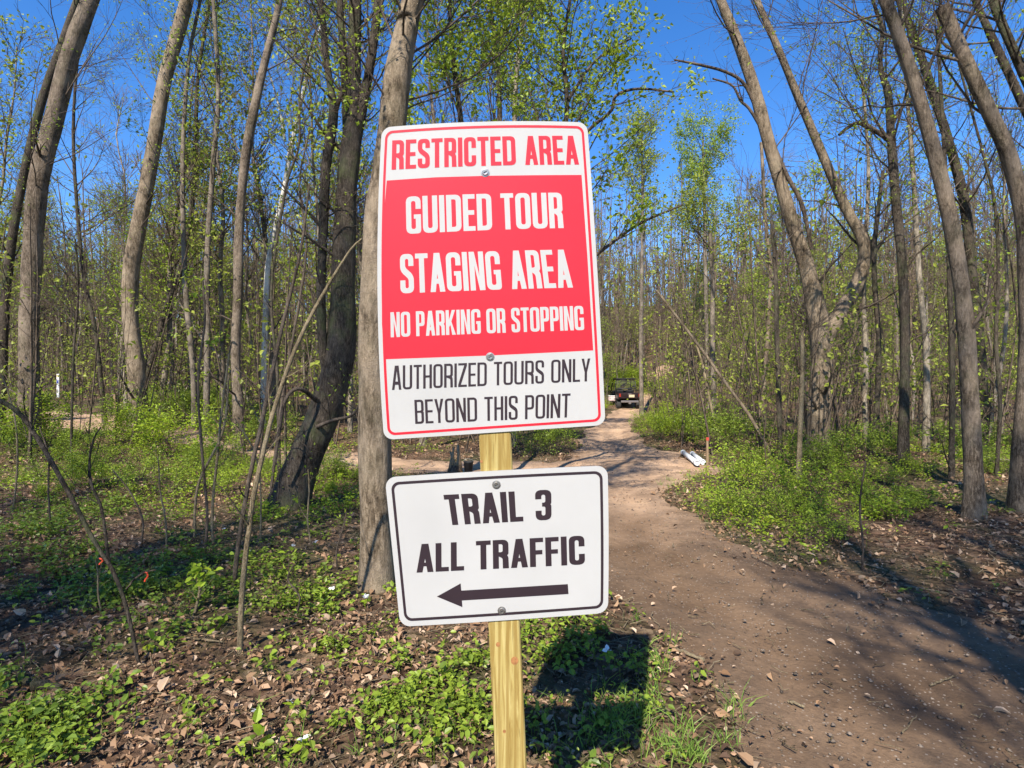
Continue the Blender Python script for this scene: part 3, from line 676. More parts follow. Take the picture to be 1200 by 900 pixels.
hero('tree', [[(1058, 554, 18), (1060, 467, 14), (1060, 380, 13), (1056, 300, 13), (1050, 233, 13), (1044, 160, 12), (1041, 112, 10), (1031, 75, 7.5), (1034, 33, 6), (1023, 0, 4.5)]],
     'dark tree with a crooked side limb between the forked tree and the nearest right trunk', BARK_DARK, 11, 18, 900, lsize=.05, bstart=5, seed=24, lows=5,
     limbs=[[(1043, 165, 7), (1033, 158, 5.5), (1018, 150, 5), (1005, 144, 4.5), (993, 150, 4), (983, 158, 3)], [(1044, 150, 5), (1054, 130, 4), (1066, 118, 3), (1080, 112, 2)]])
hero('birch_tree', [[(308, 478, 7.92), (312, 340, 7.20), (319, 283, 6.84), (332, 227, 6.48), (338, 189, 6.48), (346, 151, 5.76), (355, 110, 5.04), (366, 60, 3.60), (380, 20, 2.88)], [(334, 165, 3.60), (328, 130, 3.24), (322, 106, 2.88), (312, 75, 2.16)]],
     'white barked birch standing behind the leaning dark tree', BARK_WHITE, 11, 22, 600, lsize=.08, bstart=5, seed=25, twig=BARK_PALE, depth=17)
hero('tree', [[(600, 470, 8), (602, 300, 7.5), (602, 200, 7), (604, 115, 6.5), (608, 60, 6), (615, 0, 5)]],
     'pale thin trunk with fresh leaves rising behind the top of the red sign', BARK_PALE, 15, 36, 6200, lsize=.12, bstart=6.2, seed=26, depth=15, blen=(1.6, 3.8), lows=5)
hero('tree', [[(582, 520, 9), (572, 380, 9), (552, 250, 8), (540, 140, 7), (531, 70, 6), (527, 0, 5)]],
     'leafy slim tree rising behind the top left part of the red sign', BARK_DARK, 10, 30, 6500, lsize=.095, bstart=3.6, seed=27, depth=10, blen=(1.4, 3.4))
hero('tree', [[(590, 540, 9), (606, 380, 9), (640, 250, 8), (664, 140, 6.5), (660, 60, 5), (668, 0, 4)]],
     'leafy slim tree whose limbs reach out right above the red sign', BARK_DARK, 8.5, 26, 5600, lsize=.085, bstart=3.6, seed=28, depth=9, blen=(1.2, 3.0),
     limbs=[[(664, 180, 5), (690, 152, 4), (716, 130, 4), (722, 112, 3.6), (748, 104, 3), (790, 108, 2)], [(660, 330, 4), (710, 290, 4), (750, 262, 3), (800, 240, 2)], [(664, 120, 4), (690, 80, 3), (712, 60, 2.5), (740, 45, 2)]])
hero('tree', [[(892, 470, 5.5), (903, 333, 5), (898, 270, 5), (892, 167, 4.5)]], 'thin brown bare pole left of the large forked tree', BARK_TAN, 9, 10, 0, seed=29, bstart=7, depth=20, blen=(.6, 1.5), twig=BARK_FAR)
hero('tree', [[(1085, 540, 11), (1086, 470, 10), (1085, 404, 9), (1077, 325, 8), (1070, 200, 7), (1062, 100, 5), (1058, 0, 4)]], 'pale slim tree just left of the nearest right trunk', BARK_PALE, 13, 18, 1600, lsize=.07, seed=30, bstart=5, depth=12)
hero('tree', [[(1115, 562, 9), (1116, 450, 8), (1113, 333, 7.5), (1108, 200, 6), (1100, 60, 5), (1102, 0, 4)]], 'dark thin stem close behind the left side of the nearest right trunk', BARK_DARK, 10, 14, 1200, lsize=.06, seed=31, bstart=4, lows=6)
hero('tree', [[(1156, 522, 7), (1166, 465, 6.5), (1177, 400, 6), (1180, 330, 5), (1176, 240, 4), (1182, 160, 3)]], 'pale thin leaning stem seen between the two nearest right trunks', BARK_PALE, 8, 8, 300, lsize=.06, seed=32, bstart=3.5, blen=(.6, 1.6))
hero('tree', [[(1168, 560, 6), (1172, 470, 6), (1167, 400, 6), (1170, 320, 5), (1166, 240, 5), (1152, 180, 4), (1120, 60, 3), (1110, 0, 2)]], 'dark thin stem between the two nearest right trunks', BARK_DARK, 9, 10, 900, lsize=.055, seed=33, bstart=3, lows=4)
hero('tree', [[(1016, 530, 8), (1013, 470, 7), (1015, 430, 7), (1012, 330, 6), (1018, 200, 5), (1010, 90, 4)]], 'slender pale stem right of the forked tree, one of a close pair', BARK_PALE, 10, 14, 1200, lsize=.07, seed=34, bstart=5, depth=12.5)
hero('tree', [[(1024, 528, 9), (1028, 470, 8), (1030, 400, 7), (1024, 300, 7), (1035, 200, 5)]], 'slender dark stem right of the forked tree, one of a close pair', BARK_DARK, 8, 14, 700, lsize=.07, seed=35, bstart=4, depth=12)
hero('tree', [[(915, 532, 7), (912, 440, 6.5), (910, 380, 6.5), (909, 321, 6), (904, 260, 4)]], 'thin dark bare stem left of the forked tree foot', BARK_DARK, 6, 8, 0, seed=36, bstart=3, depth=12, lows=6)
hero('dead_tree', [[(936, 562, 8), (938, 500, 7), (940, 450, 6), (940, 387, 5)]], 'pale broken snag standing in front of the forked tree foot', SAPL, 3, 3, 0, seed=37, bstart=2, n=10, blen=(.4, .9), lows=3)
hero('dead_tree', [[(904, 536, 5.25), (880, 490, 4.88), (854, 454, 4.50), (812, 396, 3.75), (769, 340, 3.00)]], 'dead tan pole leaning steeply left over the roadside brush', BARK_TAN, 4, 4, 0, seed=38, bstart=2, n=8, blen=(.4, 1), lows=5)
hero('dead_tree', [[(842, 516, 4), (832, 470, 3.6), (824, 430, 3.2), (816, 404, 3)]], 'thin yellowish dead stem leaning left in the roadside brush', SAPL, 2.5, 3, 0, seed=39, bstart=1.5, n=7, blen=(.3, .6))
hero('tree', [[(837, 480, 7), (835, 400, 6.5), (835, 330, 6), (832, 270, 5)]], 'grey trunk with light green leaves standing behind roadside brush right of the vehicle', BARK_FAR, 12, 26, 1500, LEAF_FAR, .12, bstart=5, seed=40, depth=19)
hero('tree', [[(242, 466, 9), (243, 400, 8.5), (243, 300, 8), (250, 190, 7), (256, 110, 6), (250, 0, 5)]], 'pale thin trunk between the tan tree and the slim straight tree, right one', BARK_FAR, 12, 20, 1600, lsize=.08, seed=41, bstart=4.5, depth=15, lows=5)
hero('tree', [[(228, 462, 8), (226, 430, 8), (217, 330, 7.5), (214, 200, 6.5), (220, 80, 5), (235, 0, 4)]], 'pale thin trunk between the tan tree and the slim straight tree, left one', BARK_FAR, 12, 20, 1200, lsize=.08, seed=42, bstart=4.5, depth=15.5, lows=5)
hero('tree', [[(123, 463, 7), (112, 390, 6), (98, 321, 5.5), (89, 227, 5), (86, 140, 4.5), (92, 60, 3)]], 'dark thin tree leaning left between the two big left trunks', BARK_DARK, 9, 18, 700, lsize=.07, seed=43, bstart=3.5, depth=16, lows=7)
hero('tree', [[(83, 505, 3.6), (86, 420, 3.6), (92, 340, 3.2), (88, 280, 2.4)]], 'very thin dark sapling between the two big left trunks', BARK_DARK, 4.5, 6, 100, lsize=.05, seed=44, bstart=1.8, depth=10.5, blen=(.5, 1.2))
hero('tree', [[(410, 482, 7), (411, 400, 6), (404, 300, 5), (398, 180, 4)]], 'pale thin trunk seen between the leaning tree and the thick grey tree', BARK_PALE, 11, 14, 900, lsize=.09, seed=45, bstart=5, depth=18)

# vivid green spring trees standing above the brush right of the sign
hero('tree', [[(829, 470, 6), (828, 400, 5.5), (827, 330, 5), (826, 260, 4.5), (824, 200, 3.5), (824, 160, 2)]], 'bright green young tree with rounded crown against the blue sky', BARK_FAR, 15.6, 46, 8500, LEAF_SPRING, .13, bstart=8.4, seed=46, depth=34, blen=(2.4, 4.4))
hero('tree', [[(752, 470, 6), (751, 400, 5.5), (752, 330, 5), (753, 230, 4), (752, 150, 2)]], 'pale green young tree standing next to the red sign against the blue sky', BARK_FAR, 15.8, 50, 4200, LEAF_FAR, .14, bstart=8.0, seed=47, depth=32, blen=(1.2, 3.4))

# forest behind, built from a handful of trees that are copied as individuals
def proto(seed, H, r, leaf, lm_, lsize, nb, b0, twm=TWIG_FAR, bk=BARK_FAR, blen=(1.0, 2.6), n=7):
    rng = np.random.default_rng(seed)
    k = 9; z = np.linspace(-.3, H, k)
    w = np.cumsum(rng.normal(size=(k, 2))*.10*H/12, 0)+np.outer(z, rng.normal(size=2)*.035)
    rows = np.column_stack([w[:, 0]-w[0, 0], w[:, 1]-w[0, 1], z, r*np.linspace(1, .18, k)])
    root = thing('tree', (0, 0, 0), 'x', 'tree')
    v, f, P, R = trunk_mesh(rows, 18, n, 1.2, seed); MB().add(v, [f[0]]).build('trunk', bk, root)
    A = spawn(rng, P[None], R[None], nb, b0, .98, (.4, 1.0), blen, 6, .12, .12, .5, .010); m = MB(); v, f = tubes(*A, 4); m.add(v, f)
    B_ = spawn(rng, *A, nb*5, .15, 1., (.35, .9), (.5, 1.4), 4, .13, .08, .6, .007); v, f = tubes(*B_, 3); m.add(v, f)
    C_ = spawn(rng, *B_, nb*18, .1, 1., (.3, .9), (.25, .8), 3, .13, .06, .6, .0055); v, f = tubes(*C_, 3); m.add(v, f)
    tag(m.build('branches', twm, root), kind='stuff')
    if leaf:
        Q = C_[0][:, 1:].reshape(-1, 3); Q = Q[rng.integers(0, len(Q), leaf)]+rng.normal(size=(leaf, 3))*lsize*.8
        leaves(MB_ := MB(), rng, Q, lsize, .35, 0, 4, .65); tag(MB_.build('foliage', lm_, root), kind='stuff')
    KIDS[root.name] = list(root.children); root['_k'] = 1
    return root
PR = [proto(101, 14, .10, 0, None, .1, 44, .35), proto(102, 13, .085, 1500, LEAF_FAR, .13, 40, .35), proto(103, 15, .12, 0, None, .1, 48, .38),
      proto(104, 12, .075, 2400, LEAF_FAR, .13, 38, .22), proto(105, 11, .06, 0, None, .1, 34, .25), proto(106, 13.5, .09, 900, LEAF_BUD, .09, 42, .35),
      proto(107, 9, .045, 1800, LEAF_SPRING, .11, 30, .15), proto(108, 12.5, .07, 0, None, .1, 36, .4, bk=BARK_PALE)]
PL = ['slim bare grey tree in the woods beyond the trail', 'slim tree with thin pale green leaves in the woods beyond the trail', 'tall bare tree with wide twiggy top in the woods beyond the trail',
      'young tree misted with pale green leaves in the woods beyond the trail', 'very thin bare tree in the woods beyond the trail', 'slim tree with rusty red buds in the woods beyond the trail',
      'small understory tree with bright new leaves in the woods beyond the trail', 'slim pale barked bare tree in the woods beyond the trail']
PG = ['bare grey forest trees', 'pale green forest trees', 'tall bare forest trees', 'leafing young forest trees', 'very thin bare forest trees', 'rusty budding forest trees', 'small bright green forest trees', 'pale barked forest trees']
rng = np.random.default_rng(5)
cand = []
while len(cand) < 262:
    u = rng.random(); d = 15+u**.8*52; px = rng.uniform(-60, 1260); x = (px-600)/F*d
    if float(trailness(np.array(x), np.array(d))) > -.7: continue
    if 712 < px < 862 and d < 38: continue
    if 55 < px < 82 and d < 30: continue
    if any((x-a)**2+(d-b)**2 < .8 for a, b in cand): continue
    cand.append((x, d))
for j in range(34):
    d = rng.uniform(38, 64); px = rng.uniform(695, 870); x = (px-600)/F*d
    if float(trailness(np.array(x), np.array(d))) < -.8: cand.append((x, d))
first = [True]*8
for (x, d) in cand:
    i = int(rng.choice(8, p=[.16, .11, .13, .14, .16, .09, .12, .09])); o = PR[i]
    px = 600+x/d*F
    if not first[i]: o = copy_tree(PR[i])
    first[i] = False
    s_ = rng.uniform(.75, 1.12)*(1.0 if px < 600 else .86)
    if 690 < px < 900 and d > 24: s_ *= .78
    o.location = (x, d, float(T(x, d))-.05); o.scale = (s_*rng.uniform(.9, 1.2), s_*rng.uniform(.9, 1.2), s_)
    o.rotation_euler = (rng.normal()*.045, rng.normal()*.045, rng.uniform(0, 6.28))
    side = 'left of the signs' if px < 440 else 'straight behind the signs' if px < 710 else 'beyond the parked vehicle' if px < 800 else 'right of the trail' if px < 960 else 'behind the forked tree'
    tag(o, PL[i].replace('in the woods beyond the trail', ('in the near woods ' if d < 26 else 'deep in the woods ')+side), 'tree', PG[i]+' '+side)
# trees on the near side of the junction whose crowns throw the broken shade
SH = [(-12, -3.0), (-4.9, -1.4), (-6.5, -5.0), (2.6, -5.2), (17, 6), (14, -1), (4.6, -7.5), (-6.8, -10.0), (-9.0, -1.5), (7.0, -6), (9.5, 5.5), (-13, 1.0), (11, 2.5), (15, 4), (16, 0), (.9, -7.2), (2.6, -8.8), (12, -2.6), (-5.8, -3.6), (13, 3), (-11, -6), (-7.6, -8.2), (-10, -9), (1.0, -4.2), (1.9, -2.6), (-14, -8)]
for j, (x, d) in enumerate(SH):
    o = copy_tree(PR[[2, 4, 2, 0, 2, 0, 2, 3, 0, 5, 1, 0, 2, 2, 2, 0, 2, 5, 2, 3, 2, 1, 2, 2, 0, 7][j]]); s_ = 1.0+.06*(j % 4)
    o.location = (x, d, float(T(x, d))-.05); o.scale = (s_*1.12, s_*1.12, s_)
    o.rotation_euler = (0, 0, j*1.3)
    tag(o, 'woodland tree at the near side of the trail junction', 'tree', 'trees around the junction')

rng = np.random.default_rng(41); k_ = 0
while k_ < 15:
    d = rng.uniform(17, 40); px = rng.uniform(0, 1200); x = (px-600)/F*d
    if float(trailness(np.array(x), np.array(d))) > -2.5 or 640 < px < 880: continue
    o = copy_tree(PR[[4, 7, 0][k_ % 3]]); o.location = (x, d, float(T(x, d))-.05); s_ = rng.uniform(.6, .85); o.scale = (s_, s_, s_)
    tilt = rng.uniform(.45, 1.35)*rng.choice([-1, 1]); o.rotation_euler = (rng.normal()*.2, tilt, rng.normal()*.4)
    tag(o, 'bare dead tree '+('fallen nearly flat' if abs(tilt) > .95 else 'leaning steeply')+(' to the left' if tilt < 0 else ' to the right')+', in the woods '+('left of' if px < 600 else 'right of')+' the signs', 'tree', 'leaning dead trees in the woods'); k_ += 1

# far wood as one mass
rng = np.random.default_rng(77); nf = 2000
d = 42+rng.random(nf)**1.25*120; x = rng.uniform(-1.05, 1.05, nf)*d
ok = trailness(x, d) < -.5; x, d = x[ok], d[ok]; nf = len(x)
H = rng.uniform(8, 19, nf); z = T(x, d)
k = 5; t = np.linspace(0, 1, k); lx = rng.normal(size=nf)*.5; ly = rng.normal(size=nf)*.5
P = np.stack([x[:, None]+lx[:, None]*t+rng.normal(size=(nf, k))*.12, d[:, None]+ly[:, None]*t, z[:, None]-.2+H[:, None]*t], -1)
R = rng.uniform(.06, .15, nf)[:, None]*np.linspace(1, .2, k)[None]
m = MB(); v, f = tubes(P, R, 4); m.add(v, f)
A = spawn(rng, P, R, nf*8, .12, 1., (.3, .9), (1.2, 3.6), 3, .13, .1, .5, .02); v, f = tubes(*A, 3); m.add(v, f)
Bf = spawn(rng, *A, nf*24, .15, 1., (.3, 1.), (.6, 1.7), 2, .13, .1, .6, .030); v, f = tubes(*Bf, 3); m.add(v, f)
Q = Bf[0][:, 1:].reshape(-1, 3); Q = Q[rng.integers(0, len(Q), 60000)]+rng.normal(size=(60000, 3))*.3
leaves(m, rng, Q, .36, .35, 1, 4, .7)
tag(m.build('distant_wood', [TWIG_FAR, LEAF_FAR]), 'far hillside wood of bare and greening trees beyond the trail', None, None, 'stuff')

# brush: thin stems between the trees
rng = np.random.default_rng(78); nf = 5200
d = 10.5+rng.random(nf)**.9*75; px = rng.uniform(-80, 1280, nf); x = (px-600)/F*d
ok = (trailness(x, d) < -.5) & ~((px > 705) & (px < 762) & (d < 42)) & ~((px > 50) & (px < 86) & (d < 27)); x, d = x[ok], d[ok]; nf = len(x)
H = rng.uniform(1.0, 6.0, nf); z = T(x, d); k = 4; t = np.linspace(0, 1, k)
P = np.stack([x[:, None]+rng.normal(size=(nf, 1))*.5*t*H[:, None]/3+rng.normal(size=(nf, k))*.05, d[:, None]+rng.normal(size=(nf, 1))*.4*t, z[:, None]-.05+H[:, None]*t], -1)
R = (rng.uniform(.006, .026, nf)*(.5+H/5))[:, None]*np.linspace(1, .25, k)[None]
m = MB(); v, f = tubes(P, R, 3); m.add(v, f)
A = spawn(rng, P, R, nf*4, .2, 1., (.4, 1.), (.5, 1.6), 3, .15, .08, .6, .006); v, f = tubes(*A, 3); m.add(v, f)
Bf = spawn(rng, *A, nf*7, .15, 1., (.3, 1.), (.25, .8), 2, .13, .05, .6, .004); v, f = tubes(*Bf, 3); m.add(v, f)
tag(m.build('brush', [TWIG_FAR]), 'thin leafless brush filling the woods', None, None, 'stuff')
m = MB(); Q = np.concatenate([A[0][:, 1:].reshape(-1, 3), Bf[0][:, 1:].reshape(-1, 3)]); Q = Q[rng.integers(0, len(Q), 120000)]+rng.normal(size=(120000, 3))*.08
leaves(m, rng, Q, .115, .4, 0, 4, .65)
tag(m.build('brush_leaves', [LEAF_FAR]), 'fresh leaves spread through the brush', None, None, 'stuff')

# ------------------------------------------------------------------ shrubs
def shrub(seed, H, Wd, nst, nl, ls, mat):
    rng = np.random.default_rng(seed); root = thing('shrub', (0, 0, 0), 'x', 'shrub')
    a = rng.uniform(0, 6.28, nst); r = rng.random(nst)**.5*Wd*.35
    o = np.stack([r*np.cos(a), r*np.sin(a), np.full(nst, -.03)], 1); dr = norm(np.stack([np.cos(a)*.45, np.sin(a)*.45, np.ones(nst)], 1)+rng.normal(size=(nst, 3))*.2)
    P = [o]; dd = dr; L = rng.uniform(.55, 1.05, nst)[:, None]*H
    for j in range(4): dd = norm(dd+rng.normal(size=(nst, 3))*.14); P.append(P[-1]+dd*L/4)
    P = np.stack(P, 1); R = np.full((nst, 1), .005)*np.linspace(1, .4, 5)[None]
    A = spawn(rng, P, R, nst*4, .3, 1., (.4, 1.1), (H*.2, H*.5), 3, .15, .1, .7, .0016)
    m = MB(); v, f = tubes(P, R, 3); m.add(v, f); v, f = tubes(*A, 3); m.add(v, f); tag(m.build('stems', TWIG, root), kind='stuff')
    Q = np.concatenate([A[0][:, 1:].reshape(-1, 3), P[:, 2:].reshape(-1, 3)]); Q = Q[rng.integers(0, len(Q), nl)]+rng.normal(size=(nl, 3))*ls*.9
    leaves(MB_ := MB(), rng, Q, ls, .55, 0, 4, .55); tag(MB_.build('foliage', mat, root), kind='stuff')
    KIDS[root.name] = list(root.children); return root
SP = [shrub(201, .55, .8, 16, 900, .045, LEAF_BRIGHT), shrub(202, .42, .9, 18, 900, .04, LEAF_BRIGHT), shrub(203, .8, .9, 16, 800, .055, LEAF_SPRING),
      shrub(204, 1.3, 1.3, 20, 1800, .065, LEAF_GROUND), shrub(205, .4, .7, 14, 1000, .04, LEAF_GROUND), shrub(206, 1.2, 1.6, 26, 2600, .07, LEAF_BRIGHT)]
KEY = [(1080, 560), (800, 585), (1010, 640)]
spots = []
rng = np.random.default_rng(6)
def sp(px, py, i, s, label, group): spots.append((px, py, i, s, label, group))
RL = 'bright green low shrub on the bank right of the trail'; RG = 'low shrubs on the right bank'
for px, py in [(835, 600), (862, 612), (880, 585), (915, 592), (950, 600), (978, 585), (985, 625), (1010, 606), (1040, 600), (870, 570), (900, 560), (930, 568), (1000, 570), (1062, 590), (1040, 570), (1075, 560), (890, 605), (930, 610), (965, 640)]:
    sp(px, py, int(rng.choice([0, 1, 2, 2, 4])), rng.uniform(.4, 1.0), RL, RG)
for px, py in [(752, 502), (768, 512), (785, 517), (800, 522), (765, 498), (790, 508), (815, 515), (835, 520), (850, 528), (870, 530), (780, 498), (860, 540), (885, 545)]:
    sp(px, py, int(rng.choice([5, 3, 5, 2])), rng.uniform(.6, .95), 'leafy shrub on the right verge between the trail vehicle and the white pipes', 'shrubs by the trail bend')
for px, py in [(612, 544), (630, 546), (648, 543), (662, 538), (622, 535), (645, 530)]:
    sp(px, py, 3, rng.uniform(.5, .7), 'dark leafy shrub seen through the gap between the two signs', 'shrubs behind the signs')
for px, py in [(190, 480), (205, 490), (225, 480), (215, 505), (240, 495), (200, 465), (190, 510), (255, 500), (175, 515)]:
    sp(px, py, 3, rng.uniform(.7, 1.), 'leafy shrub right of the smooth tan tree', 'shrubs beside the tan tree')
for j in range(62):
    px = rng.uniform(-10, 420); py = 470+115*rng.random()**1.3; sp(px, py, int(rng.choice([0, 2, 3, 3, 2, 5])), rng.uniform(.55, 1.0)*(1 if py < 540 else .6), 'low green shrub growing among the trunks of the left woods', 'shrubs in the left woods')
for j in range(60):
    px = rng.uniform(780, 1220); py = rng.uniform(462, 560); sp(px, py, int(rng.choice([4, 2, 3, 4, 3, 4])), rng.uniform(.35, .75), 'low green shrub growing among the trunks of the right woods', 'shrubs in the right woods')
for j in range(20):
    px = rng.uniform(690, 800); py = rng.uniform(446, 470); sp(px, py, 5, rng.uniform(.8, 1.4), 'leafy shrub on the rise behind the parked vehicle', 'shrubs behind the vehicle')
for j in range(5):
    sp(668+8*j, 488-2*j, 5, rng.uniform(.8, 1.1), 'leafy shrub left of the parked vehicle', 'shrubs left of the vehicle')
first = [True]*6
for px, py, i, s_, lab, grp in spots:
    p = ray(px, py)
    if float(trailness(p[0], p[1])) > -.15: continue
    if 725 < px < 752 and p[1] < 44: continue
    if 30 < px < 150 and 462 < py < 522: continue
    if abs(px-812) < 22 and abs(py-540) < 22: continue
    o = SP[i] if first[i] else copy_tree(SP[i]); first[i] = False
    look = ['low bushy', 'low spreading', 'yellowish green upright', 'mid green leafy', 'small green', 'tall bright leafy'][i]
    if grp == 'shrubs in the left woods': lab = look+' shrub '+('near the big grey tree at far left' if px < 100 else 'around the smooth tan tree at left' if px < 210 else 'around the slim straight tree' if px < 310 else 'around the dark leaning tree')+(', on the near side' if py > 530 else ', further back')
    elif grp == 'shrubs in the right woods': lab = look+' shrub '+('behind the white pipes' if px < 880 else 'around the forked tree' if px < 1010 else 'left of the nearest right trunk' if px < 1120 else 'at the right edge')+(', on the near side' if py > 510 else ', further back')
    elif grp == 'low shrubs on the right bank': lab = look+' shrub on the bank right of the trail, '+('at the path edge' if px < 880 else 'below the forked tree' if px < 985 else 'towards the nearest right trunk')
    o.location = tuple(p); o.scale = (s_, s_, s_*rng.uniform(.8, 1.2)); o.rotation_euler = (0, 0, rng.uniform(0, 6.28)); tag(o, lab, 'shrub', grp)
for i in range(6):
    if first[i]: SP[i].location = (-12-i, 14, float(T(-12-i, 14))); tag(SP[i], 'low green shrub growing among the trunks of the left woods', 'shrub', 'shrubs in the left woods')

# ------------------------------------------------------------------ ground cover, litter, gravel
rng = np.random.default_rng(9)
def scatter(n, dmin, dmax, pw=.6, x0=-120, x1=1320):
    d = dmin+(dmax-dmin)*rng.random(n)**pw; px = rng.uniform(x0, x1, n); x = (px-600)/F*d; return x, d
def vnoise(x, y, s, seed=0):
    return .5+.25*(np.sin(x*s+seed)+np.sin(y*s*1.13+seed*2.1))*.6+.25*(np.sin((x+y)*s*1.9+seed*3)+np.sin((x-y)*s*2.3+seed))*.5+.12*np.sin(x*s*5.1-y*s*4.3)
# dead leaves
x, y = scatter(120000, 1.5, 17, 1.35); t = trailness(x, y)
pr = np.where(t < 0, 1., np.exp(-np.maximum(t, 0)*9)*.6+.012)*np.clip(vnoise(x, y, 2.2, 3)*1.3, .3, 1)
ok = rng.random(len(x)) < pr; x, y = x[ok], y[ok]
z = surf(x, y)+rng.uniform(.003, .03, len(x))
m = MB(); dk = rng.random(len(x)) < np.clip((vnoise(x, y, 1.5, 7)-.55)*3.2, .08, .65); sz = (.014+.050*rng.random(len(x))**2.2)*np.clip(.85+y*.06, .9, 1.7)
for i_, s_, kd_ in ((0, ~dk & (y < 5), 6), (0, ~dk & (y >= 5), 4), (1, dk & (y < 4), 6), (1, dk & (y >= 4), 4)): leaves(m, rng, np.stack([x, y, z], 1)[s_], sz[s_]*(1 if i_ == 0 else .8), .50, i_, kd_, .60, curl=.26)
tag(m.build('leaf_litter', [LEAF_DEAD, LEAF_OLD]), 'brown dead leaves covering the forest floor', None, None, 'stuff')
# dry twigs among the litter
x, y = scatter(5200, 1.6, 14, 1.1); t = trailness(x, y); ok = (t < .05) | (rng.random(len(x)) < .30); x, y = x[ok], y[ok]; n = len(x)
a = rng.uniform(0, 6.28, n); L = rng.uniform(.05, .32, n)*np.where(trailness(x, y) > .1, .35, 1); q = np.linspace(-.5, .5, 4)
cx = x[:, None]+np.cos(a)[:, None]*L[:, None]*q+rng.normal(size=(n, 4))*.012; cy = y[:, None]+np.sin(a)[:, None]*L[:, None]*q+rng.normal(size=(n, 4))*.012
P = np.stack([cx, cy, surf(cx, cy)+.012+np.abs(rng.normal(size=(n, 4)))*.015], -1)
m = MB(); v, f = tubes(P, rng.uniform(.0014, .0045, n)[:, None]*np.linspace(1, .5, 4)[None], 4); m.add(v, f)
tag(m.build('twigs', [SAPL]), 'dry twigs scattered in the leaf litter', None, None, 'stuff')
# green plants
ZONES = [(100, 640, 150, 75, 1.5, 0), (230, 565, 250, 60, 1.15, 2), (430, 740, 190, 115, 1.3, 1), (35, 855, 90, 60, .9, 0), (560, 790, 90, 90, 1.3, 1), (920, 600, 150, 45, .8, 2), (745, 850, 60, 55, .25, 1),
         (1000, 540, 260, 40, .55, 2), (130, 560, 150, 45, .8, 1), (640, 760, 130, 50, .9, 1), (340, 860, 120, 60, .4, 1), (210, 690, 120, 60, .7, 0), (760, 760, 60, 40, .8, 1)]
gm = {0: MB(), 1: MB(), 2: MB()}; stm = MB()
x, y = scatter(42000, 1.7, 21, 1.35); t = trailness(x, y); z = surf(x, y)
px, py = topx(np.stack([x, y, z], 1)); pr = np.full(len(x), .035); kd = rng.integers(0, 2, len(x))
for (cx, cy, rx, ry, de, kk) in ZONES:
    w = np.exp(-(((px-cx)/rx)**2+((py-cy)/ry)**2)**1.5)*de; kd = np.where(w > pr, kk, kd); pr = np.maximum(pr, w)
pr *= np.clip((vnoise(x, y, 2.3, 1)-.34)*3.6, .05, 1.4)*np.clip((vnoise(x, y, 7.3, 5)-.28)*3., .3, 1.25)*np.where(y < 5, 1.25, 1.0)
ok = (rng.random(len(x)) < pr) & (t < -.03); x, y, z, kd = x[ok], y[ok], z[ok], kd[ok]
for kk in (0, 1, 2):
    s = kd == kk; xs, ys, zs = x[s], y[s], z[s]; n = len(xs); nl = (9, 7, 9)[kk]
    hh = rng.uniform(.03, (.16, .13, .22)[kk], n); a = rng.uniform(0, 6.28, (n, nl)); rr = rng.uniform(.01, .055, (n, nl))
    lz = zs[:, None]+.012+hh[:, None]*rng.uniform(.3, 1., (n, nl))
    P = np.stack([xs[:, None]+np.cos(a)*rr, ys[:, None]+np.sin(a)*rr, lz], -1).reshape(-1, 3)
    D = np.stack([np.cos(a), np.sin(a), np.full_like(a, .15)], -1).reshape(-1, 3)
    sz = np.repeat(rng.uniform(.022, .05, n)*np.clip(.85+ys*.035, .9, 1.4), nl)
    nr = P[:, 1] < 6
    for q_, k_ in ((nr, 6), (~nr, 4)): leaves(gm[kk], rng, P[q_], sz[q_], .62, 0, k_, .62, D=D[q_], curl=.12)
    S = np.stack([np.stack([xs, ys, zs-.01], 1), np.stack([xs+rng.normal(size=n)*.01, ys, zs+hh*.6], 1), np.stack([xs+rng.normal(size=n)*.02, ys, zs+hh], 1)], 1)
    v, f = tubes(S, np.full((n, 3), .0014), 3); stm.add(v, f)
tag(gm[0].build('ground_cover', [LEAF_DARKG]), 'deep green low plants spreading over the litter at left', None, None, 'stuff')
tag(gm[1].build('ground_cover', [LEAF_GROUND]), 'mid green low plants sprouting through the litter', None, None, 'stuff')
tag(gm[2].build('ground_cover', [LEAF_BRIGHT]), 'bright green low plants on the right bank', None, None, 'stuff')
tag(stm.build('plant_stems', [LEAF_GROUND]), 'thin green stems of the low plants', None, None, 'stuff')
# grass tufts
gz_ = [(735, 850, 40, 40, 200), (800, 880, 40, 25, 200), (770, 560, 60, 12, 500), (1010, 760, 60, 20, 40), (850, 600, 60, 20, 400), (700, 830, 60, 60, 140), (780, 800, 30, 50, 100), (860, 845, 20, 15, 50), (760, 515, 40, 15, 300), (450, 860, 100, 30, 120)]
GP = []; GD = []
for cx, cy, rx, ry, n in gz_:
    for j in range(n//8):
        p = ray(cx+rng.normal()*rx*.6, cy+rng.normal()*ry*.6)
        if float(trailness(p[0], p[1])) > .15: continue
        for b in range(9):
            GP.append(p+np.array([rng.normal()*.025, rng.normal()*.025, -.005])); GD.append(norm(np.array([rng.normal()*.4, rng.normal()*.4, 1.])))
GP = np.array(GP); GD = np.array(GD); n = len(GP); L = rng.uniform(.05, .15, n)[:, None]
s = norm(np.cross(GD, rng.normal(size=(n, 3)))); w = .0028
bend = GD*np.array([1, 1, 0])*L*.8+rng.normal(size=(n, 3))*np.array([.01, .01, 0])
V = np.stack([GP-s*w, GP+s*w, GP+GD*L*.55+s*w*.8, GP+GD*L*.55-s*w*.8, GP+GD*L*.95+bend*.8], 1).reshape(-1, 3); b = np.arange(n)[:, None]*5
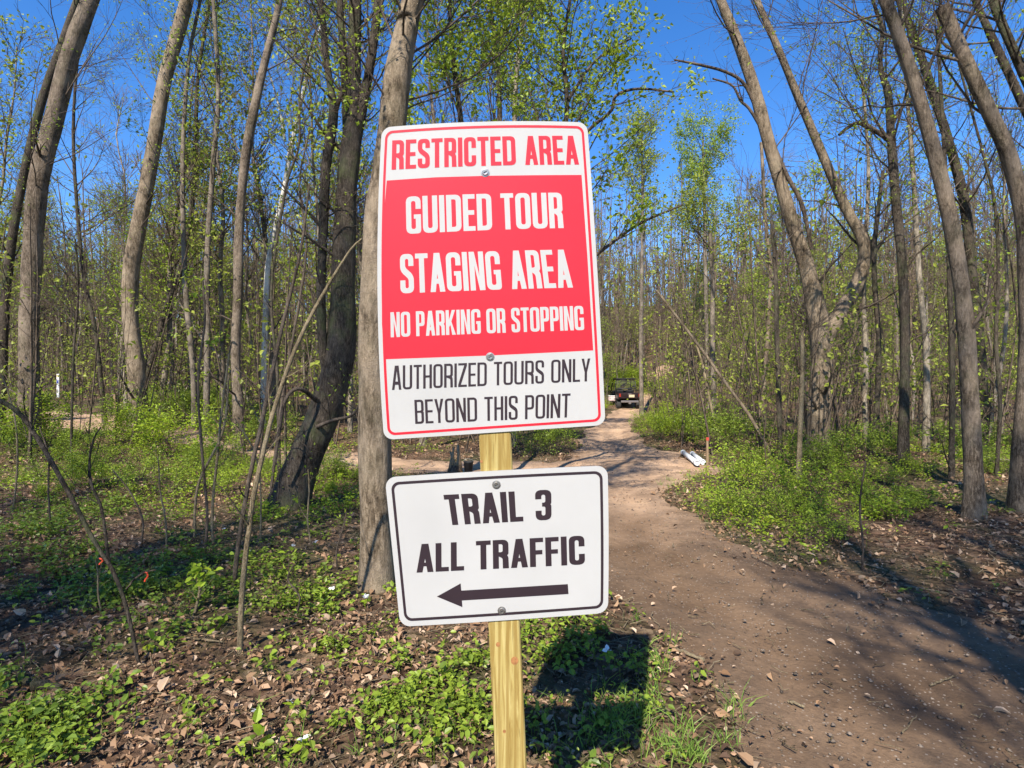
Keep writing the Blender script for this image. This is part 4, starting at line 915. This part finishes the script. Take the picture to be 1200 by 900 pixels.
m = MB(); m.add(V, [b+np.array([0, 1, 2, 3]), b+np.array([3, 2, 4])], 0, False); tag(m.build('grass', [GRASS]), 'short grass tufts along the trail edge', None, None, 'stuff')
# gravel on the trail
x, y = scatter(14000, 1.8, 20, 1.2, 560, 1500); t = trailness(x, y); ok = (t > -.2); x, y = x[ok], y[ok]; n = len(x)
octa = np.array([[1, 0, 0], [0, 1, 0], [-1, 0, 0], [0, -1, 0], [.1, .1, .7], [0, 0, -.6], [.75, .75, .25], [-.7, .7, .2]])[:6]
r = rng.gamma(2., .0028, n)+.0022; r = np.minimum(r, .013)
V = octa[None]*rng.uniform(.6, 1.3, (n, 6, 1)); ca, sa = np.cos(rng.uniform(0, 6.28, n)), np.sin(rng.uniform(0, 6.28, n))
V = np.stack([V[..., 0]*ca[:, None]-V[..., 1]*sa[:, None], V[..., 0]*sa[:, None]+V[..., 1]*ca[:, None], V[..., 2]], -1)*r[:, None, None]+np.stack([x, y, surf(x, y)+r*.2], 1)[:, None]
b = np.arange(n)[:, None]*6; fs = [b+np.array(q) for q in ([0, 1, 4], [1, 2, 4], [2, 3, 4], [3, 0, 4], [1, 0, 5], [2, 1, 5], [3, 2, 5], [0, 3, 5])]
STONE = leafmat('gravel_stone', [(.07, .055, .042, 1), (.13, .10, .078, 1), (.22, .18, .145, 1), (.09, .068, .05, 1)], 0.0, .85, .2)
m = MB(); m.add(V.reshape(-1, 3), fs, 0, True); tag(m.build('gravel', [STONE]), 'small loose stones and grit on the trail', None, None, 'stuff')

# ------------------------------------------------------------------ near saplings and bare stems
def sapling(label, pts, d0, mat=SAPL, nb=5, leafn=0, seed=1, name='sapling', lm_=LEAF_SPRING, blen=(.15, .5), ls=.05, cat='sapling', ground=True):
    rng = np.random.default_rng(seed)
    if len(pts) != 4 or seed < 310: d0 = d0*CAMH/1.35
    rows = np.array([np.append(W(q[0], q[1], d0+(q[3] if len(q) > 3 else 0)), q[2]/F*d0/2) for q in pts])
    if ground: rows[0][2] = float(surf(rows[0][0], rows[0][1]))-.03
    root = thing(name, tuple(rows[0][:3]), label, cat)
    L = smooth_line(rows, len(pts)*5); L[:, :2] += np.cumsum(rng.normal(size=(len(L), 2))*.0015, 0)
    v, f = tubes(L[None, :, :3], L[None, :, 3], 7); under(MB().add(v, f), 'stem', mat, root)
    if nb:
        A = spawn(rng, L[None, :, :3], L[None, :, 3], nb, .25, 1., (.4, 1.), blen, 5, .12, .08, .5, .0012); m = MB(); v, f = tubes(*A, 4); m.add(v, f)
        B_ = spawn(rng, *A, nb*4, .2, 1., (.3, .9), (blen[0]*.5, blen[1]*.5), 4, .12, .05, .6, .001); v, f = tubes(*B_, 3); m.add(v, f)
        tag(under(m, 'branches', mat, root), kind='stuff')
        if leafn:
            Q = np.concatenate([A[0][:, 2:].reshape(-1, 3), B_[0][:, 1:].reshape(-1, 3)]); Q = Q[rng.integers(0, len(Q), leafn)]+rng.normal(size=(leafn, 3))*ls*.4
            under(leaves(MB(), rng, Q, ls, .5, 0, 6, .6), 'foliage', lm_, root)['kind'] = 'stuff'
    return root
sapling('tallest pale bare sapling rising from the litter left of the signs', [(281, 778, 7), (283, 700, 6.5), (292, 620, 6), (306, 540, 5.6), (325, 470, 5.2), (350, 400, 4.8), (382, 340, 4), (410, 295, 2.6), (425, 280, 2)], 2.75, nb=4, seed=1)
sapling('pale bare sapling leaning right, just left of the tallest one', [(273, 712, 5.5), (279, 640, 5.2), (290, 570, 5), (305, 500, 4.8), (322, 420, 4.5), (338, 350, 4.0), (352, 290, 3.2), (362, 215, 2.2)], 3.5, nb=5, seed=2, mat=TWIG)
sapling('thin upright twig left of the two pale saplings', [(240, 660, 3.4), (243, 600, 3.2), (236, 520, 3), (232, 450, 2.8), (240, 380, 2.4), (238, 330, 2)], 4.2, nb=6, seed=3, mat=TWIG, leafn=40)
sapling('thin forked twig rising over the green plants at left', [(250, 655, 3.4), (249, 600, 3.2), (255, 540, 3), (262, 470, 2.8), (272, 400, 2.2)], 4.4, nb=6, seed=4, mat=SAPL, leafn=30)
sapling('slender curved twig crossing in front of the slim straight tree', [(228, 632, 3.0), (232, 570, 3.0), (262, 505, 2.6), (270, 440, 2.2)], 4.6, nb=4, seed=5, mat=SAPL)
sapling('long dark bare branch arching down at the left edge with orange tape', [(165, 745, 4.34), (140, 690, 4.34), (112, 640, 4.65), (80, 580, 4.96), (45, 520, 5.27), (15, 480, 5.27), (-25, 465, 5.58), (-80, 470, 5.58)], 2.6, nb=8, seed=6, mat=BARK_DARK, name='fallen_branch', cat='branch')
sapling('thin dark curved twig beside the arching dark branch', [(128, 660, 3.2), (120, 600, 3.2), (108, 560, 3), (112, 520, 2.2), (122, 500, 1.6)], 2.9, nb=4, seed=7, mat=BARK_DARK, ground=False)
sapling('small leafy sapling with drooping fresh leaves in the middle of the left floor', [(226, 742, 3.5), (230, 715, 3.2), (236, 690, 3), (240, 676, 2.4)], 3.1, nb=8, leafn=46, seed=8, lm_=LEAF_BRIGHT, blen=(.06, .22), ls=.065)
sapling('two leaved seedling right below the drooping leafy sapling', [(258, 745, 2.4), (257, 735, 2.2), (256, 726, 2)], 3.0, nb=3, leafn=9, seed=9, lm_=LEAF_BRIGHT, blen=(.03, .07), ls=.06)
sapling('seedling with bright broad leaves near the bottom edge', [(304, 892, 2.6), (303, 880, 2.4), (303, 868, 2)], 2.05, nb=3, leafn=8, seed=10, lm_=LEAF_BRIGHT, blen=(.02, .06), ls=.07)
sapling('low seedling with bright leaves left of the tallest sapling foot', [(176, 782, 2.6), (175, 772, 2.4), (172, 764, 2)], 2.7, nb=4, leafn=14, seed=12, lm_=LEAF_BRIGHT, blen=(.03, .1), ls=.06)
sapling('grey sapling rising between the slim straight tree and the leaning tree', [(316, 560, 3.6), (330, 470, 3.2), (345, 380, 3), (358, 290, 2.6), (350, 215, 2.2), (362, 150, 1.6)], 6.5, nb=8, seed=13, mat=TWIG, leafn=60)
sapling('dark wandering sapling crossing in front of the white birch', [(328, 540, 4), (325, 440, 3.6), (318, 340, 3.2), (335, 220, 3), (350, 170, 2.6), (352, 100, 2.4), (372, 30, 2)], 7.5, nb=12, seed=14, mat=BARK_DARK, leafn=160, blen=(.3, 1.0))
sapling('thin bare sapling at the right edge of the leaf bank', [(1010, 688, 2.6), (1012, 640, 2.4), (1008, 590, 2.2), (1014, 540, 1.6)], 4.0, nb=4, seed=15, mat=TWIG)
for j, (px, py, h) in enumerate([(195, 655, 120), (165, 640, 90), (305, 640, 150), (60, 620, 120), (365, 640, 90), (345, 720, 60), (120, 720, 70), (395, 670, 70), (15, 600, 160)]):
    p = ray(px, py); r_ = np.random.default_rng(300+j); q = r_.normal(size=4)*10
    sapling('thin bare twig sprouting from the leafy floor of the left woods', [(px, py, 2.3), (px+q[0]*.4, py-h*.35, 2.1), (px+q[1]*.8, py-h*.7, 1.8), (px+q[2]+q[1], py-h, 1.2)], float(p[1]), nb=4, seed=310+j, mat=TWIG if j % 2 else SAPL, leafn=10, blen=(.1, .3))['group'] = 'bare twigs of the left floor'
# orange flagging tape
ORANGE = plain('orange_tape', (.50, .055, .02, 1), .45)
def ribbon(px, py, d, label, L=.09, w=.016):
    d = d*CAMH/1.35; c = W(px, py, d); m = MB(); t = np.linspace(0, 1, 6); pts = np.stack([c[0]+.01*np.sin(t*5), np.full(6, c[1])-.006, c[2]-t*L], 1); s = np.array([w/2, 0, 0]); n2 = np.array([0, .0012, 0])
    V = np.concatenate([pts-s, pts+s, pts-s+n2, pts+s+n2]); i = np.arange(5)
    m.add(V, [np.stack([i, i+6, i+7, i+1], 1), np.stack([i+12, i+13, i+19, i+18], 1), np.stack([i, i+1, i+13, i+12], 1), np.stack([i+6, i+18, i+19, i+7], 1)], 0)
    add_tube(m, [c+np.array([-.008, -.003, .004]), c+np.array([.008, -.003, -.004])], .005, 7)
    tag(m.build('flagging_tape', ORANGE), label, 'tape')
ribbon(119, 655, 2.6, 'orange tape tied round the arching dark branch', .032, .011)
ribbon(172, 671, 2.75, 'orange tape hanging free right of the arching dark branch', .055, .011)
sapling('short twig holding the loose orange tape', [(148, 690, 2), (158, 678, 2), (172, 670, 1.8), (182, 668, 1.2)], 2.75, nb=2, seed=16, mat=TWIG, ground=False)

# fallen sticks and logs
def stick(label, a, b, w, mat=SAPL, name='fallen_stick', lift=.02, bend=.0, cat='stick', n=8, seed=0):
    p, q = ray(*a), ray(*b); rng = np.random.default_rng(seed); k = 9; t = np.linspace(0, 1, k)[:, None]
    P = p*(1-t)+q*t; P[:, 2] = surf(P[:, 0], P[:, 1])+lift+bend*np.sin(t[:, 0]*math.pi); P[:, :2] += rng.normal(size=(k, 2))*w*.25
    R = w/2*(1+.15*rng.normal(size=k))*np.linspace(1.1, .8, k); root_m = MB(); add_tube(root_m, P, R, n)
    o = root_m.build(name, mat, None, tuple(P[0])); return tag(o, label, cat)
stick('short reddish broken log lying in the litter at lower left', (118, 838), (160, 818), .045, BARK_RED, 'log', .02, cat='log')
stick('pale split stick lying at the left edge of the dirt trail', (792, 768), (824, 782), .022, SAPL, seed=2)
stick('short tan wood chip lying alone on the dirt trail', (922, 822), (942, 828), .016, SAPL, seed=3, lift=.01)
stick('pale stick lying on the litter below the twiggy shrubs at left', (200, 752), (262, 757), .012, SAPL, seed=4)
stick('bleached stick lying on the brown floor behind the leaning tree', (388, 537), (418, 545), .03, BARK_PALE, seed=5)
stick('pale stick on the leaves under the far left plants', (100, 548), (122, 557), .025, BARK_PALE, seed=6)
stick('long pale fallen pole lying in the right woods', (1098, 532), (1190, 545), .07, BARK_PALE, 'log', .05, cat='log', seed=7)
stick('dark fallen log at the far left edge beside the trail', (-40, 540), (22, 500), .22, BARK_DARK, 'log', .1, cat='log', seed=8)
stick('thin bent twig on the dirt near the right bottom', (1058, 860), (1075, 835), .007, SAPL, seed=9)
stick('curved fallen branch on the leaf bank in front of the nearest right tree', (1060, 690), (1110, 700), .012, SAPL, seed=10)
stick('dark rotten branch piece left of the log on the dark litter', (20, 800), (70, 812), .06, BARK_DARK, 'log', .02, cat='log', seed=11)
for j, (x0, y0, x1, y1) in enumerate([(330, 742, 380, 720), (150, 700, 185, 716), (480, 860, 540, 850), (60, 760, 100, 770), (880, 655, 905, 668), (1090, 800, 1120, 790), (1000, 660, 1040, 672)]):
    stick('thin dry stick lying loose on the ground', (x0, y0), (x1, y1), .011, SAPL if j % 2 else BARK_TAN, seed=20+j)['group'] = 'thin loose sticks'

# white woodland flowers
PETAL = leafmat('white_petal', [(.80, .80, .82, 1), (.86, .86, .88, 1)], .3, .5)
FL = [(257, 683, 'left of the tallest sapling'), (391, 697, 'in front of the thick grey tree at left'), (428, 710, 'at the foot of the thick grey tree'), (369, 640, 'below the leaning dark tree'), (302, 854, 'near the bottom edge left of the post'),
      (355, 886, 'at the very bottom edge left of the post'), (343, 645, 'just left of the one below the leaning tree'), (262, 623, 'beyond the drooping leafy sapling'), (343, 838, 'in leaves up right of the bottom ones'), (293, 652, 'between the two pale saplings'), (712, 775, 'inside the shadow of the signs')]
for j, (px, py, wh) in enumerate(FL):
    rng = np.random.default_rng(400+j); p = ray(px, py+6); s_ = .024 if j != 4 else .034
    r = thing('wildflower', tuple(p), 'small white three petalled flower '+wh, 'flower', 'white woodland flowers')
    top = np.array([rng.normal()*.01, -.01, .085]); m = MB(); add_tube(m, [(0, 0, 0), (0, 0, .05), tuple(top)], .0018, 5, closed=False); m.build('stem', LEAF_GROUND, r)
    for k in range(3):
        a = k*2.094+j; dr = np.array([[math.cos(a), math.sin(a)-.2, .55]]); m = MB(); leaves(m, rng, top[None], s_*1.3, .45, 0, 6, .75, D=dr*9, curl=.1); m.build('petal', PETAL, r)
        a += 1.0; dr = np.array([[math.cos(a), math.sin(a), .1]]); m = MB(); leaves(m, rng, np.array([[0, 0, .055]]), .055, .8, 0, 6, .7, D=dr*9, curl=.08); m.build('leaf', LEAF_BRIGHT, r)

# ------------------------------------------------------------------ trail furniture
WHITE = plain('white_paint', (.78, .78, .78, 1), .4); BLUE = plain('blue_decal', (.05, .08, .35, 1), .4); YEL = plain('cream_decal', (.70, .62, .30, 1), .4); REDP = plain('red_paint', (.45, .06, .04, 1), .5)
p = ray(68, 467); hpx = 28/F*p[1]
r = thing('trail_marker', tuple(p), 'slim white trail marker post with a blue decal beside the left trail', 'marker post')
m = MB(); add_box(m, (0, 0, hpx/2-.05), (.16, .05, hpx+.1), 0, bev=.012); m.build('stake', WHITE, r)
m = MB(); add_box(m, (0, -.028, hpx*.66), (.11, .006, hpx*.14)); m.build('decal', BLUE, r)
m = MB(); add_box(m, (0, -.028, hpx*.90), (.11, .006, hpx*.10)); m.build('decal', YEL, r)
p = ray(137, 492); m = MB(); rng = np.random.default_rng(3); h_ = 29/F*p[1]
r = thing('wooden_post', tuple(p), 'short split wooden post standing left of the smooth tan tree', 'post')
m = MB(); add_box(m, (-.035, 0, h_/2-.05), (.075, .12, h_+.1), 0, bev=.01); m.build('split_half', OLDWOOD, r)
m = MB(); add_box(m, (.05, .01, h_*.45-.05), (.07, .10, h_*.9+.1), 0, bev=.01, rz=.1); m.build('split_half', OLDWOOD, r)
p = ray(829, 553); h_ = 40/F*p[1]
r = thing('wooden_stake', tuple(p), 'thin wooden stake with red top beside the white pipes', 'stake')
m = MB(); add_box(m, (0, 0, h_/2-.05), (.045, .035, h_+.1), 0, bev=.005); m.build('shaft', OLDWOOD, r)
m = MB(); add_box(m, (0, 0, h_*.96), (.05, .04, h_*.09), 0, bev=.004); m.build('painted_top', REDP, r)
# white pipes
PIPE = plain('white_plastic', (.58, .61, .64, 1), .35)
def pipe(a, b, label, r0=.075):
    P, Q = ray(*a), ray(*b); P[2] += r0+.01; Q[2] += r0+.01; d = norm(Q-P)
    root = thing('pipe', tuple(P), label, 'pipe', 'white pipes by the trail'); m = MB(); n = 16
    U_ = norm(np.cross(d, [0, 0, 1.])); V_ = np.cross(U_, d); a_ = np.arange(n)*2*math.pi/n
    rings = [(P, r0), (Q, r0), (Q, r0*.86), (P, r0*.86)]
    V = np.concatenate([c+rr*(np.cos(a_)[:, None]*U_+np.sin(a_)[:, None]*V_) for c, rr in rings]); j = np.arange(n); j2 = (j+1) % n
    F4 = np.concatenate([np.stack([k*n+j, k*n+j2, ((k+1) % 4)*n+j2, ((k+1) % 4)*n+j], 1) for k in range(4)])
    m.add(V, [F4]); under(m, 'tube', PIPE, root)
    m = MB(); add_tube(m, [Q-d*.12, Q-d*.02], r0*1.1, 16); under(m, 'collar', PIPE, root)
    m = MB(); add_tube(m, [P+d*.02, P+d*.10], r0*1.1, 16); under(m, 'collar', PIPE, root)
    m = MB(); add_tube(m, [Q-d*.05, Q-d*.04], r0*.85, 16); under(m, 'end_plug', RUBBER, root)
pipe((800, 533), (817, 547), 'white plastic pipe lying on the trail edge, front one of the pair', .055)
pipe((811, 535), (824, 546), 'white plastic pipe lying on the trail edge, shorter rear one of the pair', .055)
# stump with splintered wood and pot between the signs
p = ray(533, 556)
r = thing('tree_stump', tuple(p), 'splintered stump of crossing brown stakes seen left of the post between the signs', 'stump')
for (x0, x1, z1, w_) in ((-.10, -.02, .50, .05), (.06, -.09, .42, .045), (.10, .06, .55, .055), (-.04, .10, .36, .04)):
    m = MB(); add_tube(m, [(x0, 0, -.05), ((x0+x1)/2, .01, z1/2), (x1, .02, z1)], [w_, w_*.8, w_*.35], 6); m.build('splinter', OLDWOOD, r)
m = MB(); add_tube(m, [(0, .05, -.05), (0, .05, .07), (.01, .05, .16)], [.17, .14, .11], 10); m.build('base', BARK_RED, r)
p = ray(549, 556)
r = thing('bucket', tuple(p), 'small black bucket standing right of the splintered stump', 'bucket')
m = MB(); n = 16; prof = [(.07, 0), (.09, .22), (.098, .225), (.098, .245), (.085, .245), (.065, .02)]; a_ = np.arange(n)*2*math.pi/n
V = np.concatenate([np.stack([rr*np.cos(a_), rr*np.sin(a_), np.full(n, zz)], 1) for rr, zz in prof]); j = np.arange(n); j2 = (j+1) % n
m.add(V, [np.concatenate([np.stack([k*n+j, k*n+j2, (k+1)*n+j2, (k+1)*n+j], 1) for k in range(5)]), np.array([np.arange(n)[::-1], 5*n+np.arange(n)])]); m.build('body', RUBBER, r)
m = MB(); t = np.linspace(0, math.pi, 9); add_tube(m, np.stack([.097*np.cos(t), np.full(9, -.02), .24+.05*np.sin(t)], 1), .004, 5); m.build('handle', STEEL, r)
# ------------------------------------------------------------------ utility vehicle seen from behind
DARKP = plain('dark_red_paint', (.020, .011, .012, 1), .35); BLK = plain('black_plastic', (.018, .018, .020, 1), .5); LAMP = plain('red_lens', (.30, .03, .02, 1), .2); GREYM = plain('grey_metal', (.22, .20, .20, 1), .4, .5)
PINKW = plain('pale_box_plastic', (.62, .48, .46, 1), .5); TAN = plain('tan_plate', (.55, .45, .30, 1), .5)
vp = ray(737, 480.5); vp[0] = (737.5-600)/F*vp[1]; S = 28.5/F*vp[1]/1.5
r = thing('utility_vehicle', (vp[0], vp[1]+1.0, vp[2]), 'dark utility vehicle with roll cage parked on the trail seen from behind', 'utility vehicle'); r.scale = (S, S, S)
def part(name, mat, *boxes, parent=None):
    m = MB()
    for b in boxes: add_box(m, b[0], b[1], 0, bev=b[2] if len(b) > 2 else .02, rx=b[3] if len(b) > 3 else 0)
    return m.build(name, mat, parent or r)
part('body', BLK, ((0, .9, .62), (1.3, 2.0, .26), .05), ((0, 2.05, .78), (1.25, .7, .40), .12), ((0, .95, .45), (1.0, 2.4, .16), .04))
part('cargo_bed', DARKP, ((-.66, -.55, .86), (.05, 1.0, .34), .015), ((.66, -.55, .86), (.05, 1.0, .34), .015), ((0, -.55, .70), (1.32, 1.0, .05), .015), ((0, -.06, .86), (1.3, .05, .34), .015))
tg = part('tailgate', DARKP, ((0, -1.06, .86), (1.27, .05, .32), .015), ((0, -1.095, .86), (.9, .02, .14), .008))
part('latch', GREYM, ((0, -1.12, .96), (.22, .03, .05), .008), parent=tg)
part('licence_plate', TAN, ((.12, -1.115, .84), (.34, .012, .16), .004))
for sx in (-1, 1):
    part('taillight', LAMP, ((sx*.60, -1.10, .88), (.11, .05, .20), .015))
    part('fender', BLK, ((sx*.64, -.55, .66), (.22, .9, .07), .03), ((sx*.64, 1.85, .68), (.22, .8, .07), .03))
part('bumper', GREYM, ((0, -1.14, .50), (1.1, .07, .12), .02), ((0, -1.10, .40), (.16, .14, .10), .02))
part('seat', BLK, ((-.32, .42, .92), (.50, .14, .58), .05), ((.32, .42, .92), (.50, .14, .58), .05), ((0, .68, .78), (1.15, .5, .14), .05), ((-.32, .40, 1.28), (.26, .1, .16), .04), ((.32, .40, 1.28), (.26, .1, .16), .04))
part('dashboard', BLK, ((0, 1.55, 1.0), (1.2, .25, .3), .06))
m = MB(); t = np.linspace(0, 2*math.pi, 17); add_tube(m, np.stack([-.32+.17*np.cos(t), 1.32+.06*np.sin(t), 1.08+.15*np.sin(t)], 1), .016, 6, closed=False); m.build('steering_wheel', BLK, r)
m = MB()
for sx in (-1, 1):
    add_tube(m, [(sx*.66, .10, .72), (sx*.65, .12, 1.3), (sx*.60, .16, 1.83), (sx*.58, .5, 1.90), (sx*.58, 1.2, 1.88), (sx*.62, 1.7, 1.35), (sx*.64, 1.95, .98)], .03, 8)
for (y_, z_) in ((.16, 1.83), (1.2, 1.88), (.12, 1.28), (1.93, 1.0)): add_tube(m, [(-.62, y_, z_), (.62, y_, z_)], .028, 8)
m.build('roll_cage', BLK, r)
part('roof', BLK, ((0, .68, 1.93), (1.30, 1.15, .05), .02))
GL = N('rear_mesh_screen'); GL.bsdf((.10, .10, .11, 1), .4); 
m = MB()
for k in range(-6, 7): add_tube(m, [(k*.085, .13, 1.28), (k*.085, .16, 1.82)], .006, 4)
for k in range(6): add_tube(m, [(-.6, .135+.005*k, 1.32+k*.09), (.6, .135+.005*k, 1.32+k*.09)], .006, 4)
m.build('rear_screen', GL.m, r)
def wheel(x_, y_):
    m = MB(); n = 24; a_ = np.arange(n)*2*math.pi/n; prof = [(-.11, .17), (-.13, .24), (-.12, .30), (-.06, .325), (.06, .325), (.12, .30), (.13, .24), (.11, .17)]
    V = np.concatenate([np.stack([np.full(n, o), rr*np.cos(a_)*(1+(.02 if k in (3, 4) else 0)*(np.arange(n) % 2)), rr*np.sin(a_)], 1) for k, (o, rr) in enumerate(prof)])
    j = np.arange(n); j2 = (j+1) % n; m.add(V, [np.concatenate([np.stack([k*n+j, k*n+j2, (k+1)*n+j2, (k+1)*n+j], 1) for k in range(7)])], 0, False)
    w = thing('wheel', (x_, y_, .325), None, None); w.parent = r
    m.build('tyre', RUBBER, w); q = MB(); add_tube(q, [(-.09, 0, 0), (.09, 0, 0)], .175, 16); add_tube(q, [(-.11, 0, 0), (.11, 0, 0)], .06, 10); q.build('rim', GREYM, w)
for sx in (-1, 1):
    for y_ in (-.55, 1.85): wheel(sx*.60, y_)
for sx in (-1, 1):
    m = MB(); add_tube(m, [(sx*.62, 1.65, 1.35), (sx*.80, 1.62, 1.40)], .012, 5); add_box(m, (sx*.83, 1.62, 1.42), (.15, .04, .11), 0, bev=.015); m.build('side_mirror', BLK, r)
vb = W(717, 474, vp[1]+1.5); gb = float(T(vb[0], vb[1]))
r2 = thing('storage_box', (vb[0]+.02, vb[1], gb), 'pale pinkish box on low legs standing left of the dark utility vehicle', 'box')
m = MB(); add_box(m, (0, 0, .50), (.62, .5, .40), 0, bev=.06); m.build('body', PINKW, r2)
m = MB(); add_box(m, (0, 0, .725), (.66, .54, .06), 0, bev=.02); m.build('lid', WHITE, r2)
for sx in (-1, 1):
    for sy in (-1, 1): m = MB(); add_box(m, (sx*.25, sy*.19, .14), (.05, .05, .34), 0, bev=.01); m.build('leg', GREYM, r2)
r2.scale = (.8, .8, .8)
for o in list(bpy.data.objects):
    if '_k' in o: del o['_k']
